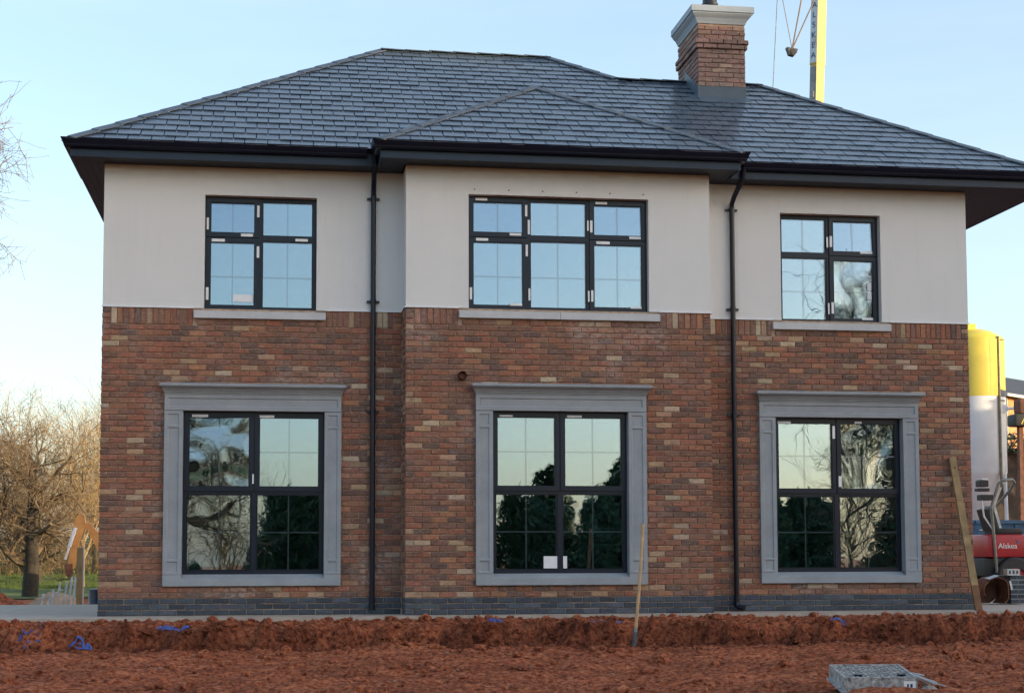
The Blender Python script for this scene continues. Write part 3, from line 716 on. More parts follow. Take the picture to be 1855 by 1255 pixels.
# bay roof underlay with its hidden cheeks
b = MB(); zb = ZE-.028; apx = (BXM, BY+bh, zb+bh*PT); rdg = (BXM, BY+bh+D+.1, zb+bh*PT)
b.add([(BX0, BY, zb), (BX1, BY, zb), apx, (BX0, BY+D, zb), (BX1, BY+D, zb), rdg], [(0, 1, 2), (0, 2, 5, 3), (1, 4, 5, 2), (0, 3, 4, 1), (3, 5, 4)])
b.build('bay_roof_deck', MDECK, ROOF)
def capping(p_, q, m, wd=.13, n=None, drop=.045, lift=.036, seed=0):
    p_, q = Vector(p_), Vector(q); d = q-p_; L = d.length; n = n or max(1, round(L/.42)); d.normalize(); side = d.cross(Vector((0, 0, 1))).normalized(); upn = side.cross(d)
    r = random.Random(seed)
    for k in range(n):
        a = p_+d*(L*k/n); e = p_+d*(L*(k+1)/n+.03); l0, l1 = lift+.012+r.uniform(-.003, .003), lift+r.uniform(-.002, .002)
        vs_ = []
        for c, l in ((a, l0), (e, l1)):
            for s_, h in ((-wd, l-drop), (0, l), (wd, l-drop), (wd, l-drop-.014), (0, l-.016), (-wd, l-drop-.014)): vs_.append(tuple(c+side*s_+Vector((0, 0, 1))*h))
        mb = MB(); mb.add(vs_, [(0, 1, 2, 3, 4, 5)[::-1], (6, 7, 8, 9, 10, 11)]+[(i, (i+1) % 6, 6+(i+1) % 6, 6+i) for i in range(6)])
        mb.build('ridge_tile', m, ROOF)
P3 = lambda p_: (p_[0], p_[1], zat(p_[1]))
capping(P3(LC), P3(RL), MRIDGE, seed=1); capping(P3(RL), P3(RR), MRIDGE, seed=2); capping(P3(RV), P3(RR), MRIDGE, seed=3); capping(P3(RV), (8.72, 3.045, zat(3.045)), MRIDGE, seed=4)
capping((9.52, 3.05, zat(3.05)), P3(RE), MRIDGE, seed=5); capping(P3(RC), P3(RE), MRIDGE, seed=6)
capping((BX0, BY, ZE), (BXM, BY+bh, ZE+bh*PT), MBAYHIP, wd=.11, seed=7); capping((BX1, BY, ZE), (BXM, BY+bh, ZE+bh*PT), MBAYHIP, wd=.11, seed=8)

# chimney --------------------------------------------------------
CX0, CX1, CY0, CY1 = 8.735, 9.49, 2.27, 3.45
c = MB(); c.box(CX0+.008, CX1-.008, CY0+.008, CY1-.008, 7.2, 9.08); CH = c.build('chimney', MMORTAR, H)
BC = Bricks('brick', MBRICK, PAL, 0, random.Random(8)); cr = random.Random(31); cme = []
def cb(x, y, z, L, ang, proud=0):
    mb = MB(); mb.add(*brick_geo(L, .065, cr, .010+proud), bcol(cr, PALC)); inst('chimney_brick', mb.mesh('chimney_brick', MBRICK), (x, y, z), CH, (0, 0, ang) if ang else None)
k = 0; z = 8.02
while z < 9.06:
    pr = .032 if 8.66 < z < 8.74 else (.045 if 8.74 < z < 8.80 else 0)
    x0, x1, y0, y1 = CX0-pr, CX1+pr, CY0-pr, CY1+pr
    xx = x0 - (.1125 if k % 2 else 0)
    while xx < x1-.03:
        a, e = max(xx, x0), min(xx+.215, x1); 
        if e-a > .03: cb((a+e)/2, y0, z, e-a, 0)
        xx += .225
    yy = y0+.012 - (0 if k % 2 else .1125)
    while yy < y1-.03:
        a, e = max(yy, y0+.012), min(yy+.215, y1)
        if e-a > .03: cb(x0, (a+e)/2, z, e-a, -math.pi/2); cb(x1, (a+e)/2, z, e-a, math.pi/2)
        yy += .225
    z += .075; k += 1
cp = MB(); prof = [(.0, 9.06), (.01, 9.06), (.022, 9.09), (.05, 9.14), (.085, 9.175), (.105, 9.20), (.105, 9.215), (.125, 9.22), (.125, 9.315), (.0, 9.33)]
cp.sweep(prof+[(-.30, 9.33), (-.30, 9.06)], [(CX0, CY1+.0), (CX0, CY0), (CX1, CY0), (CX1, CY1)]); cp.box(CX0, CX1, CY0+.2, CY1-.001, 9.07, 9.325)
cp.sweep([(-.01, 9.06), (.02, 9.09), (.105, 9.20), (.125, 9.22), (.125, 9.315), (-.01, 9.325)], [(CX1, CY1), (CX0, CY1)])
cp.build('chimney_cap', MCAP, CH)
pt = MB(); pt.lathe((9.10, 2.85, 9.32), [(.13, 0), (.125, .06), (.12, .20), (.135, .22), (.135, .26), (.115, .27), (.11, .45)], 20); pt.build('chimney_pot', painted('pot_dark', (.03, .035, .05), .45), CH, smooth='auto')
fl = MB(); fl.box(CX0-.014, CX1+.014, CY0-.016, CY0-.0105, zat(CY0)-.02, 8.06)
fl.add([(CX0-.02, CY0-.20, zat(CY0-.2)+.028), (CX1+.05, CY0-.20, zat(CY0-.2)+.028), (CX1+.05, CY0-.0165, zat(CY0)+.03), (CX0-.02, CY0-.0165, zat(CY0)+.03)], [(0, 1, 2, 3)])
for x in (CX0-.016, CX1+.0105):
    fl.add([(x, CY0-.01, zat(CY0)), (x+.0055, CY0-.01, zat(CY0)), (x+.0055, 3.03, zat(3.03)), (x, 3.03, zat(3.03)), (x, CY0-.01, zat(CY0)+.20), (x+.0055, CY0-.01, zat(CY0)+.20), (x+.0055, 3.03, zat(3.03)+.19), (x, 3.03, zat(3.03)+.19)],
           [(0, 3, 2, 1), (4, 5, 6, 7), (0, 1, 5, 4), (1, 2, 6, 5), (2, 3, 7, 6), (3, 0, 4, 7)])
fl.build('lead_flashing', MLEAD, CH)

# downpipes ------------------------------------------------------
def pipe(x, shoe, top):
    y = -.062; p_ = MB(); r = .035
    p_.tube([(x, y, .10), (x, y, 5.60)], r, 14, False)
    P = p_.build('downpipe', MGUT, H, smooth='auto')
    t = MB(); t.tube(top, r, 14); t.build('swan_neck', MGUT, P, smooth='auto')
    t = MB()
    if shoe: t.tube([(x, y, .14), (x, y, .09), (x+.02, y-.02, .06), (x+.085, y-.07, .045)], [.042, .042, .042, .040], 14)
    else: t.tube([(x, y, .06), (x, y, .12)], .042, 14)
    t.build('shoe', MGUT, P, smooth='auto')
    for zc in (2.70, 4.18, 5.58):
        t = MB(); t.tube([(x, y, zc-.03), (x, y, zc+.03)], .041, 14); t.box(x-.085, x+.085, y+.012, -.012, zc-.014, zc+.014); t.build('pipe_bracket', MGUT, P)
pipe(3.548, False, [(3.548, -.062, 5.57), (3.548, -.068, 5.68), (3.545, -.20, 5.86), (3.545, -.43, 6.0), (3.545, -.45, 6.10)])
pipe(8.548, True, [(8.548, -.062, 5.57), (8.548, -.07, 5.66), (8.56, -.15, 5.75), (8.60, -.42, 5.93), (8.61, -.44, 6.06)])
# vent stub and fixings on the bay
v = MB(); v.tube([(4.70, -D+.05, 3.143), (4.70, -D-.07, 3.143)], .058, 18, False); v.tube([(4.70, -D-.07, 3.143), (4.70, -D+.05, 3.143)], .046, 18, False); v.add([(4.70+.05*math.cos(t*.349), -D-.01, 3.143+.05*math.sin(t*.349)) for t in range(18)], [tuple(range(18))])
v.build('vent_pipe', painted('vent_terracotta', (.22, .095, .06), .6), H, smooth='auto')
for k in range(6):
    t = MB(); x = 4.87+k*.462; t.tube([(x, -D-.0105, 5.655), (x, -D-.018, 5.655)], .010, 8); t.build('fixing', MGUT, H)
# empty rooms behind the glass
rm = MB(); rm.box(.285, 11.745, .27, 7.9, -.1, .02); rm.box(.285, 11.745, .27, 5.9, 2.95, 3.2); rm.box(.285, 11.745, 4.2, 4.3, .021, 2.949); rm.box(.285, 11.745, 4.2, 4.3, 3.201, 5.93); rm.box(.285, 11.745, .27, 5.9, 5.935, 5.95)
for x in (3.9, 8.0):
    rm.box(x, x+.1, .28, 4.19, .021, 2.949); rm.box(x, x+.1, .28, 4.19, 3.201, 5.93)
rm.build('rooms', MDARK, H)
#@@PART2
# ------------------------------------------------------------------ things on the building plot
MWOOD = simple('sawn_timber', (.29, .20, .10), .8, var=.35, vs_=7, bmp=.3)
MASH = simple('ash_handle', (.50, .33, .18), .6, var=.2, vs_=9)
MSTEEL = simple('worn_steel', (.22, .24, .26), .45, .7, var=.35, vs_=12)
MGALV = simple('galvanised_steel', (.42, .45, .48), .5, .5, var=.25, vs_=10)
MBLUEP = simple('blue_plastic', (.04, .085, .34), .45, var=.3, vs_=12)
MBLACK = simple('black_rubber', (.018, .019, .022), .6, var=.2)
MRED = simple('red_paint', (.42, .022, .030), .35, var=.2, vs_=2.5)
MYEL = simple('yellow_paint', (.60, .50, .07), .38, var=.12, vs_=1.5)
MWPAINT = simple('white_paint', (.66, .70, .74), .4, var=.10, vs_=1.2)
MORANGE = simple('digger_orange', (.52, .25, .075), .5, var=.25, vs_=3)
MRUST = simple('rusty_steel', (.16, .07, .045), .8, .2, var=.45, vs_=7, bmp=.3)
MBLUEC = simple('blue_container_paint', (.035, .115, .23), .5, var=.2, vs_=2)
MNAVY = simple('navy_paint', (.015, .02, .06), .4)

def leaning_plank():
    t = thing('timber_plank', (11.86, -.52, 0), 'long rough timber plank leaning on the brick corner at the right end of the house', 'plank')
    m = MB(); a, b = Vector((11.855, -.50, .004)), Vector((11.725, -.045, 2.14)); m.beam(a, b, .098, .045, upv=(0, 1, .2))
    m.build('plank_board', MWOOD, t)
    d = (b-a); k = MB()
    e = MB(); e.beam(a+d*-.0006-Vector((0, .003, 0)), a+d*.16-Vector((0, .003, 0)), .0995, .0405, upv=(0, 1, .2)); e.build('damp_end', simple('damp_timber', (.17, .085, .045), .85, var=.3, vs_=8), t)
    n_ = MB(); c = a+d*.93; n_.tube([c+Vector((0, -.024, 0)), c+Vector((0, -.034, 0))], .012, 8); n_.build('nail_head', MGUT, t)
leaning_plank()

def spade():
    x, y = 6.66, -1.98; z = float(soil_h(np.array([x]), np.array([y]))[0])
    t = thing('spade', (x, y, z), 'long wooden handled spade standing upright in the soil bank before the middle window', 'spade')
    h = MB(); h.tube([(x+.018, y, z+.20), (x+.055, y-.01, z+.62), (x+.09, y-.01, z+1.02), (x+.120, y-.01, z+1.52)], [.020, .021, .019, .022], 12); h.build('handle', MASH, t, smooth='auto')
    s = MB(); s.tube([(x+.004, y, z+.05), (x+.019, y, z+.24)], [.030, .023], 10); s.build('socket', MSTEEL, t, smooth='auto')
    b = MB(); vs_ = []
    for i in range(6):
        zz = z+.19-i*.06; wd = .085*(1-.10*i*.5); 
        for k in range(5): u = (k-2)/2; vs_.append((x+.010-.012*i*.5+.028*u*u-.02, y+u*wd, zz))
    n1 = len(vs_); vs_ += [(a+.004, c, e) for a, c, e in vs_]
    fs = []
    for i in range(5):
        for k in range(4):
            q = i*5+k; fs += [(q, q+1, q+6, q+5), (n1+q+5, n1+q+6, n1+q+1, n1+q)]
    b.add(vs_, fs); b.build('blade', MSTEEL, t, smooth=True)
spade()

def manhole():
    ex, ey = Vector((.989, -.149, 0)), Vector((.149, .983, .105)); ez = ex.cross(ey).normalized()
    o = Vector((7.48, -7.03, -.478)); Q = lambda a, b, c: tuple(o+ex*a+ey*b+ez*c)
    def ob(mb, a0, a1, b0, b1, c0, c1): 
        mb.add([Q(a0, b0, c0), Q(a1, b0, c0), Q(a1, b1, c0), Q(a0, b1, c0), Q(a0, b0, c1), Q(a1, b0, c1), Q(a1, b1, c1), Q(a0, b1, c1)], [(0, 3, 2, 1), (4, 5, 6, 7), (0, 1, 5, 4), (1, 2, 6, 5), (2, 3, 7, 6), (3, 0, 4, 7)])
    t = thing('manhole_frame', tuple(o), 'loose square steel manhole cover and frame lying tilted in the red soil', 'manhole cover')
    M_ = simple('mud_stained_steel', (.34, .34, .34), .7, .1, var=.75, vs_=22, bmp=.6)
    f = MB(); Wd, Dp = .68, .70
    ob(f, 0, Wd, -.004, .022, -.03, .105); ob(f, 0, Wd, Dp-.022, Dp, -.03, .105); ob(f, 0, .022, .0225, Dp-.0225, -.03, .105); ob(f, Wd-.022, Wd, .0225, Dp-.0225, -.03, .105)
    f.build('frame', M_, t)
    g = MB(); ob(g, -.03, Wd+.10, -.06, -.0045, -.035, -.022); ob(g, -.03, -.001, -.003, Dp, -.035, -.022); g.build('base_flange', M_, t)
    c = MB(); ob(c, .0245, Wd-.0245, .0245, Dp-.0245, .080, .094); c.build('cover_plate', simple('muddy_cover', (.17, .16, .155), .75, .1, var=.8, vs_=18, bmp=.5), t)
    tr = MB(); r = random.Random(4)
    for i in range(13):
        for j in range(13):
            a, b = .05+i*.048, .05+j*.048; s = 1 if (i+j) % 2 else -1; dx, dy = .017, .017*s
            tr.beam(Q(a-dx, b-dy, .096), Q(a+dx, b+dy, .096), .010, .007)
    tr.build('tread_bars', M_, t, kind='stuff')
    for i in range(2):
        k = MB(); a = .12+.40*i; ob(k, a, a+.07, .10, .15, .0945, .112); k.build('lifting_eye', MGUT, t)
    l = MB(); ob(l, Wd-.13, Wd-.02, -.0075, -.0045, .005, .070); l.build('label_plate', MWHITE, t)
    k2 = MB(); ob(k2, Wd-.10, Wd-.085, -.009, -.0077, .012, .045); ob(k2, Wd-.07, Wd-.05, -.009, -.0077, .012, .045); k2.build('label_print', MNAVY, t)
    # the bent, broken corner
    for i in range(13):
        b = MB(); a = Wd+.015+.02*r.random(); y0 = .0+.05*i; l = r.uniform(.14, .30)*(1.1-.06*i)
        p0 = Vector(Q(a-.02, y0, .11-.004*i)); p1 = Vector(Q(a+l*.8, y0-.08+r.uniform(-.04, .04), .085-.06*r.random()-.02)); b.beam(p0, p1, r.uniform(.02, .055), .010)
        b.build('bent_strip', MGALV, t)
    for i in range(6):
        b = bmesh.new(); bmesh.ops.create_icosphere(b, subdivisions=1, radius=r.uniform(.025, .055)); q = Vector(Q(Wd+.05+.11*r.random(), -.05+.3*r.random(), -.01))
        for v in b.verts: v.co = q+Vector((v.co.x*r.uniform(.6, 1.4), v.co.y*r.uniform(.6, 1.4), v.co.z*r.uniform(.4, .9)))
        mb = MB(); mb.frombm(b); mb.build('mortar_lump', MCONC, t)
manhole()

def blue_scrap(x, y, w_, seed, label):
    r = random.Random(seed); z = float(soil_h(np.array([x]), np.array([y]))[0]); mb = MB()
    for s in range(9):
        px, py = x+r.uniform(-.5, .5)*w_, y+r.uniform(-.05, .05); vs_ = []; n_ = 7; wd = r.uniform(.012, .032); ang = r.uniform(-.5, .5)
        for i in range(n_):
            q = (i/(n_-1)-.5)*w_*r.uniform(.20, .42); xx, yy = px+q*math.cos(ang), py+q*math.sin(ang)*.4
            zz = float(soil_h(np.array([xx]), np.array([yy]))[0])+.010+r.uniform(0, .032)
            vs_ += [(xx, yy-wd*.3, zz-wd*.5), (xx+r.uniform(-.01, .01), yy+wd*.3, zz+wd*.5)]
        k = len(vs_); vs_ += [(a, b+.004, c-.002) for a, b, c in vs_]
        mb.add(vs_, [(2*i, 2*i+2, 2*i+3, 2*i+1) for i in range(n_-1)]+[(k+2*i+1, k+2*i+3, k+2*i+2, k+2*i) for i in range(n_-1)])
    o = mb.build('plastic_scrap', MBLUEP); tag(o, label, 'plastic scrap', 'blue plastic scraps in the soil bank')
SCR = [(-.60, -1.62, .22, 'small blue plastic scrap at the far left end of the soil bank'), (.17, -1.66, .55, 'largest torn blue plastic scrap in the bank below the left house corner'), (1.05, -1.56, .30, 'blue plastic scrap in the bank below the lower left window'), (5.0, -1.52, .16, 'faint half buried blue scrap below the middle window'), (6.38, -1.46, .36, 'bright blue plastic scrap just left of the spade'), (9.40, -1.50, .28, 'blue plastic scrap in the bank below the lower right window')]
for i, (x, y, w_, lb) in enumerate(SCR): blue_scrap(x, y, w_, 40+i, lb)

# ------------------------------------------------------------------ right hand side: piers, drum, dumper, skip, silo
def pier(x0, x1, y0, y1, n, lab, seed):
    t = thing('brick_pier', ((x0+x1)/2, (y0+y1)/2, 0), lab, 'brick pier', 'blue brick piers beside the house'); r = random.Random(seed)
    c = MB(); c.box(x0+.010, x1-.010, y0+.010, y1-.010, 0, n*.075-.006); c.build('mortar_core', simple('pale_mortar', (.42, .45, .46), .9), t)
    for k in range(n):
        z = k*.075+.0375; cuts = [(x0, x0+.105), (x0+.118, x1)] if k % 2 else [(x0, x1-.118), (x1-.105, x1)]
        for a, b in cuts:
            m = MB(); m.box(a, b, y0, y1, z-.030, z+.030, bcol(r, PALP)); m.build('brick', MPLINTH, t)
    return t
pier(13.80, 14.05, 2.50, 2.95, 6, 'nearer low blue brick pier carrying a perforated brick, right of the rusty drum', 1)
pier(13.16, 13.40, 3.15, 3.60, 10, 'taller blue brick pier behind the leaning plank, left of the red dumper', 2)
def perforated_brick():
    t = thing('perforated_brick', (13.84, 2.55, .446), 'pale perforated brick on edge on top of the blue brick pier', 'brick'); x0, x1, z0, z1, y0, y1 = 13.735, 13.945, .4455, .5475, 2.47, 2.60
    m = MB(); m.box(x0, x1, y0, y1, z0, z0+.024); m.box(x0, x1, y0, y1, z1-.026, z1)
    for i in range(4): a = x0+i*(x1-x0-.028)/3; m.box(a, a+.028, y0+.0005, y1-.0005, z0+.024, z1-.026)
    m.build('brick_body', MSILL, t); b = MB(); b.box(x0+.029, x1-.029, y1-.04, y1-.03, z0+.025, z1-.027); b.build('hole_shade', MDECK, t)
perforated_brick()
def drum():
    t = thing('rusty_drum', (13.55, 2.6, 0), 'rusty cut open steel drum lying on the paving between plank and pier', 'drum')
    m = MB(); cx, cz, r0 = 13.54, .20, .215; n_ = 16; ys_ = (2.42, 2.85); vs_ = []
    for rr in (r0, r0-.014):
        for y in ys_:
            for i in range(n_+1): a = math.pi*(1.12-1.45*i/n_); vs_.append((cx+rr*math.cos(a)*(1+.10*math.sin(i*.9)), y, cz+rr*math.sin(a)*1.05))
    k = n_+1; fs = []
    for i in range(n_): fs += [(i, i+1, k+i+1, k+i), (2*k+i, 3*k+i, 3*k+i+1, 2*k+i+1), (i, 2*k+i, 2*k+i+1, i+1), (k+i, k+i+1, 3*k+i+1, 3*k+i)]
    m.add(vs_, fs); m.build('drum_shell', MRUST, t, smooth='auto')
    b = MB(); b.add([(cx+.205*math.cos(a), 2.85+dy, max(.004, cz+.205*math.sin(a))) for dy in (0, .01) for a in [i*math.pi/10 for i in range(20)]], [tuple(range(19, -1, -1)), tuple(range(20, 40))]+[(i, (i+1) % 20, 20+(i+1) % 20, 20+i) for i in range(20)]); b.build('drum_end', MRUST, t)
    s = MB(); s.beam((cx+.215, 2.43, .36), (cx+.245, 2.43, .22), .03, .012, upv=(0, 1, 0)); s.build('strap', MWPAINT, t)
    s = MB(); s.add([(cx-.14, 2.40, cz+.185), (cx+.03, 2.40, cz+.245), (cx+.05, 2.62, cz+.255), (cx-.12, 2.62, cz+.20)], [(0, 1, 2, 3)]); s.build('lit_lip', MGALV, t)  # pale sheet stands for the light on the drum's upper lip
drum()
def text(body, size, loc, rot, m, parent, name='lettering', align='CENTER'):
    cu = bpy.data.curves.new(name, 'FONT'); cu.body = body; cu.size = size; cu.extrude = .002; cu.align_x = align; cu.align_y = 'CENTER'; cu.materials.append(m)
    tmp = bpy.data.objects.new(name, cu); sc.collection.objects.link(tmp); bpy.context.view_layer.update()
    me = bpy.data.meshes.new_from_object(tmp.evaluated_get(bpy.context.evaluated_depsgraph_get())); bpy.data.objects.remove(tmp); bpy.data.curves.remove(cu)
    o = bpy.data.objects.new(name, me); sc.collection.objects.link(o); off = WLOC.get(parent.name, (0, 0, 0)); o.location = (loc[0]-off[0], loc[1]-off[1], loc[2]-off[2]); o.rotation_euler = rot; o.parent = parent; return o
def dumper():
    t = thing('mini_dumper', (15.2, 5.7, 0), 'red mini dumper with black seat and grey roll bar parked behind the brick piers', 'dumper')
    b = MB(); b.bbox(14.76, 16.05, 5.30, 6.30, .72, 1.14, .085); b.build('engine_hood', MRED, t, smooth='auto')
    b = MB(); b.bbox(14.72, 16.0, 5.36, 6.24, .40, .716, .03); b.build('chassis', MBLACK, t, smooth='auto')
    for x in (15.25, 16.5):
        for y in (5.22, 6.12):
            w_ = MB(); pts = [(x+.36*math.cos(a), z_, .36*math.sin(a)+.37) for z_ in (y, ) for a in (0,)]
            n_ = 24; vs_ = []; prof = [(.18, 0), (.33, .0), (.365, .03), (.365, .19), (.33, .22), (.18, .22)]
            for rr, dy in prof:
                for k in range(n_): a = 2*math.pi*k/n_; vs_.append((x+rr*math.cos(a), y+dy, .37+rr*math.sin(a)))
            w_.add(vs_, [(i*n_+k, i*n_+(k+1) % n_, (i+1)*n_+(k+1) % n_, (i+1)*n_+k) for i in range(5) for k in range(n_)]); ob = w_.build('wheel', MBLACK, t, smooth='auto')
            h = MB(); h.tube([(x, y+.04, .37), (x, y+.18, .37)], .185, 16); hb = h.build('rim', MRED, None); hb.parent = ob; hb.location = tuple(-a for a in WLOC[t.name]); WLOC[hb.name] = (0, 0, 0)
    s = MB(); s.bbox(15.0, 15.5, 5.45, 5.95, 1.142, 1.25, .03); s.build('seat', MBLACK, t, smooth='auto')
    s = MB(); s.beam((15.02, 5.7, 1.22), (14.90, 5.7, 1.60), .46, .10, upv=(1, 0, 0)); s.build('backrest', MBLACK, t)
    s = MB(); s.beam((15.095, 5.66, 1.25), (14.985, 5.66, 1.66), .34, .05, upv=(1, 0, 0)); s.build('seat_cover', MGALV, t)
    r = MB(); r.tube([(14.905, 5.27, .46), (14.83, 5.27, 1.62), (14.86, 5.27, 1.72), (14.97, 5.27, 2.03), (15.03, 5.27, 2.09), (15.24, 5.27, 2.11), (15.29, 5.30, 2.06), (15.27, 5.40, 1.95), (15.12, 5.9, 1.55), (15.10, 6.0, 1.1)], .026, 12); r.build('roll_bar', simple('grey_tube', (.20, .21, .20), .45, .3), t, smooth='auto')
    for (x0, x1, z0, z1, m_) in ((14.62, 14.78, 1.98, 2.09, MBLACK), (14.64, 14.77, 2.095, 2.125, MWPAINT), (14.60, 14.80, 1.90, 1.955, MBLACK), (14.64, 14.86, 1.74, 1.84, MBLACK)):
        c = MB(); c.bbox(x0, x1, 5.25, 5.45, z0, z1, .012); c.build('control_box', m_, t)
    for q in (((14.70, 5.3, 1.45), (14.86, 5.3, 1.22)), ((14.66, 5.3, 1.75), (14.70, 5.3, 1.45))): c = MB(); c.tube(q, .016, 8); c.build('lever', MWPAINT, t)
    text('Alskea', .135, (15.13, 5.296, .93), (math.pi/2, 0, 0), MWHITE, t)
    s = MB(); s.tube([(15.325, 5.299, 1.005), (15.325, 5.294, 1.005)], .026, 12); s.build('emblem', MBLUEC, t)
    s = MB(); s.tube([(15.31, 5.299, 1.03), (15.31, 5.2935, 1.03)], .016, 12); s.build('emblem', MRED, t)
dumper()
def skip():
    t = thing('blue_skip', (18.4, 10.8, 0), 'large blue steel skip standing behind the red dumper', 'skip')
    m = MB(); x0, x1, y0, y1 = 16.72, 20.4, 10.0, 12.0
    m.add([(x0+.25, y0+.1, .15), (x1-.25, y0+.1, .15), (x1-.25, y1-.1, .15), (x0+.25, y1-.1, .15), (x0, y0, 1.45), (x1, y0, 1.45), (x1, y1, 1.45), (x0, y1, 1.45)], [(0, 3, 2, 1), (0, 1, 5, 4), (1, 2, 6, 5), (2, 3, 7, 6), (3, 0, 4, 7)]); m.build('skip_body', MBLUEC, t)
    r = MB()
    for q in (((x0, y0, 1.47), (x1, y0, 1.47)), ((x1, y0, 1.47), (x1, y1, 1.47)), ((x1, y1, 1.47), (x0, y1, 1.47)), ((x0, y1, 1.47), (x0, y0, 1.47))): r.beam(*q, .08, .07)
    r.build('rim_rail', MBLUEC, t)
    for i in range(6): 
        g = MB(); x = x0+.3+i*.6; g.beam((x, y0-.005, 1.42), (x, y0+.085, .2), .07, .04, upv=(0, 1, 0)); g.build('rib', MBLUEC, t)
    s = MB(); s.box(16.80, 17.0, 9.985, 9.998, 1.29, 1.31); s.build('stripe', MWPAINT, t)
skip()
def silo():
    cx, cy = 24.15, 25.95; rr = 1.0
    t = thing('mortar_silo', (cx, cy, 0), 'tall mortar silo with yellow top and white body beyond the right house corner', 'silo')
    m = MB(); m.lathe((cx, cy, 0), [(rr, 5.745), (rr, 7.55), (rr*.97, 7.63), (rr*.6, 7.86), (rr*.25, 7.96), (.12, 7.97)], 48); m.build('yellow_shell', MYEL, t, smooth='auto')
    m = MB(); m.lathe((cx, cy, 0), [(.2, 1.3), (.35, 1.7), (rr*.95, 3.28), (rr*.998, 3.40), (rr*.998, 5.744)], 48); m.build('white_shell', MWPAINT, t, smooth='auto')
    rv, tv = Vector((.989, -.149, 0)), Vector((-.149, -.989, 0)); at = lambda u, k=1.0: Vector((cx, cy, 0))+(rv*u+tv*math.sqrt(max(0, 1-u*u)))*rr*k
    m = MB(); p_ = at(.56, 1.03); m.tube([(p_.x, p_.y, 2.9), (p_.x, p_.y, 7.62)], .045, 8); m.build('filling_pipe', simple('dirty_pipe', (.20, .165, .10), .7, var=.4), t, smooth='auto')
    m = MB(); a, b = at(.28, 1.005), at(.50, 1.05); m.add([(a.x, a.y, 5.75), (b.x, b.y, 5.75), (b.x, b.y, 7.55), (a.x, a.y, 7.55)], [(0, 1, 2, 3)]); m.build('facet_strip', MYEL, t)  # flat strip added at an angle for the shell's darker facet
    n_ = 10; m = MB(); vs_ = []
    for i in range(n_+1): q = at(.62+.37*i/n_, 1.004); vs_ += [(q.x, q.y, 5.74), (q.x, q.y, 5.96)]
    m.add(vs_, [(2*i, 2*i+2, 2*i+3, 2*i+1) for i in range(n_)]); m.build('navy_band', MNAVY, t)
    q = at(.80, .97); m = MB(); m.tube([q+Vector((0, 0, 5.36)), q+tv*.12+Vector((0, 0, 5.36))], .13, 14); m.tube([q+tv*.1+rv*.1+Vector((0, 0, 5.36)), q+tv*.1+rv*.48+Vector((0, 0, 5.40))], .05, 10); m.build('valve_stub', MWPAINT, t)
    m = MB(); m.bbox(cx-.35, cx-.02, cy-.45, cy-.1, 7.75, 8.08, .03); m.build('hatch', MYEL, t)
    for u, v in ((-1, -1), (1, -1), (1, 1), (-1, 1)):
        m = MB(); m.tube([(cx+u*.72, cy+v*.72, 0), (cx+u*.68, cy+v*.68, 3.6)], .06, 8); m.build('leg', MWPAINT, t)
    for u in (.62, .66): 
        m = MB(); q = at(.70, 1.01); m.box(q.x-.1, q.x+.1, q.y-.02, q.y+.02, 7.52-(u-.62)*48, 7.55-(u-.62)*48); m.build('lug', simple('lug_dark', (.10, .08, .03), .6), t)
silo()

# ------------------------------------------------------------------ neighbour behind, wall and bush
MOBR = simple('orange_brickwork', (.50, .25, .11), .9, var=.25, vs_=5, bmp=.3)
def neighbour():
    o = Vector((34.15, 44.5, 0)); u = Vector((.80, .60, 0)); v = Vector((-.60, .80, 0)); L, Dp = 11.0, 6.5
    t = thing('neighbour_house', tuple(o), 'neighbouring house with sunlit orange brick wall and dark slate roof beyond the silo', 'house')
    Q = lambda a, b, z: tuple(o+u*a+v*b+Vector((0, 0, z)))
    m = MB(); m.add([Q(0, 0, -1), Q(L, 0, -1), Q(L, Dp, -1), Q(0, Dp, -1), Q(0, 0, 7.95), Q(L, 0, 7.95), Q(L, Dp, 7.95), Q(0, Dp, 7.95), Q(0, Dp/2, 9.3), Q(L, Dp/2, 9.3)], [(0, 1, 5, 4), (1, 2, 6, 9, 5), (2, 3, 7, 6), (3, 0, 4, 8, 7)]); m.build('wall', MOBR, t)
    r = MB(); e = .35
    for s, z0 in ((-e, 7.90), (Dp+e, 7.90)):
        r.add([Q(-e, s, z0), Q(L+e, s, z0), Q(L+e, Dp/2, 9.42), Q(-e, Dp/2, 9.42), Q(-e, s, z0+.08), Q(L+e, s, z0+.08), Q(L+e, Dp/2, 9.50), Q(-e, Dp/2, 9.50)], [(0, 3, 2, 1), (4, 5, 6, 7), (0, 1, 5, 4), (1, 2, 6, 5), (2, 3, 7, 6), (3, 0, 4, 7)])
    r.build('roof', simple('old_slate', (.035, .04, .05), .6, var=.4, vs_=4), t)
    g = MB(); g.beam(Q(-e, -e-.05, 7.88), Q(L+e, -e-.05, 7.88), .1, .12); g.build('gutter', MSILL, t)
    d = MB(); d.tube([Q(.25, -.08, 7.8), Q(.25, -.08, 4)], .05, 8); d.build('downpipe', MSILL, t)
    for a in (2.6, 6.5):
        w_ = MB(); w_.add([Q(a, -.02, 5.9), Q(a+1.2, -.02, 5.9), Q(a+1.2, -.02, 7.2), Q(a, -.02, 7.2), Q(a, .05, 5.9), Q(a+1.2, .05, 5.9), Q(a+1.2, .05, 7.2), Q(a, .05, 7.2)], [(0, 1, 2, 3), (0, 4, 5, 1), (1, 5, 6, 2), (2, 6, 7, 3), (3, 7, 4, 0)]); w_.build('window', MFRAME, t)
neighbour()
wl = MB(); wl.box(29.2, 39, 37.0, 37.3, -1, 5.0); wl = wl.build('retaining_wall', simple('dark_walling', (.055, .04, .036), .9, var=.5, vs_=2.5, bmp=.5, bs=12)); tag(wl, 'tall dark brown wall below the neighbouring orange brick house', 'wall')
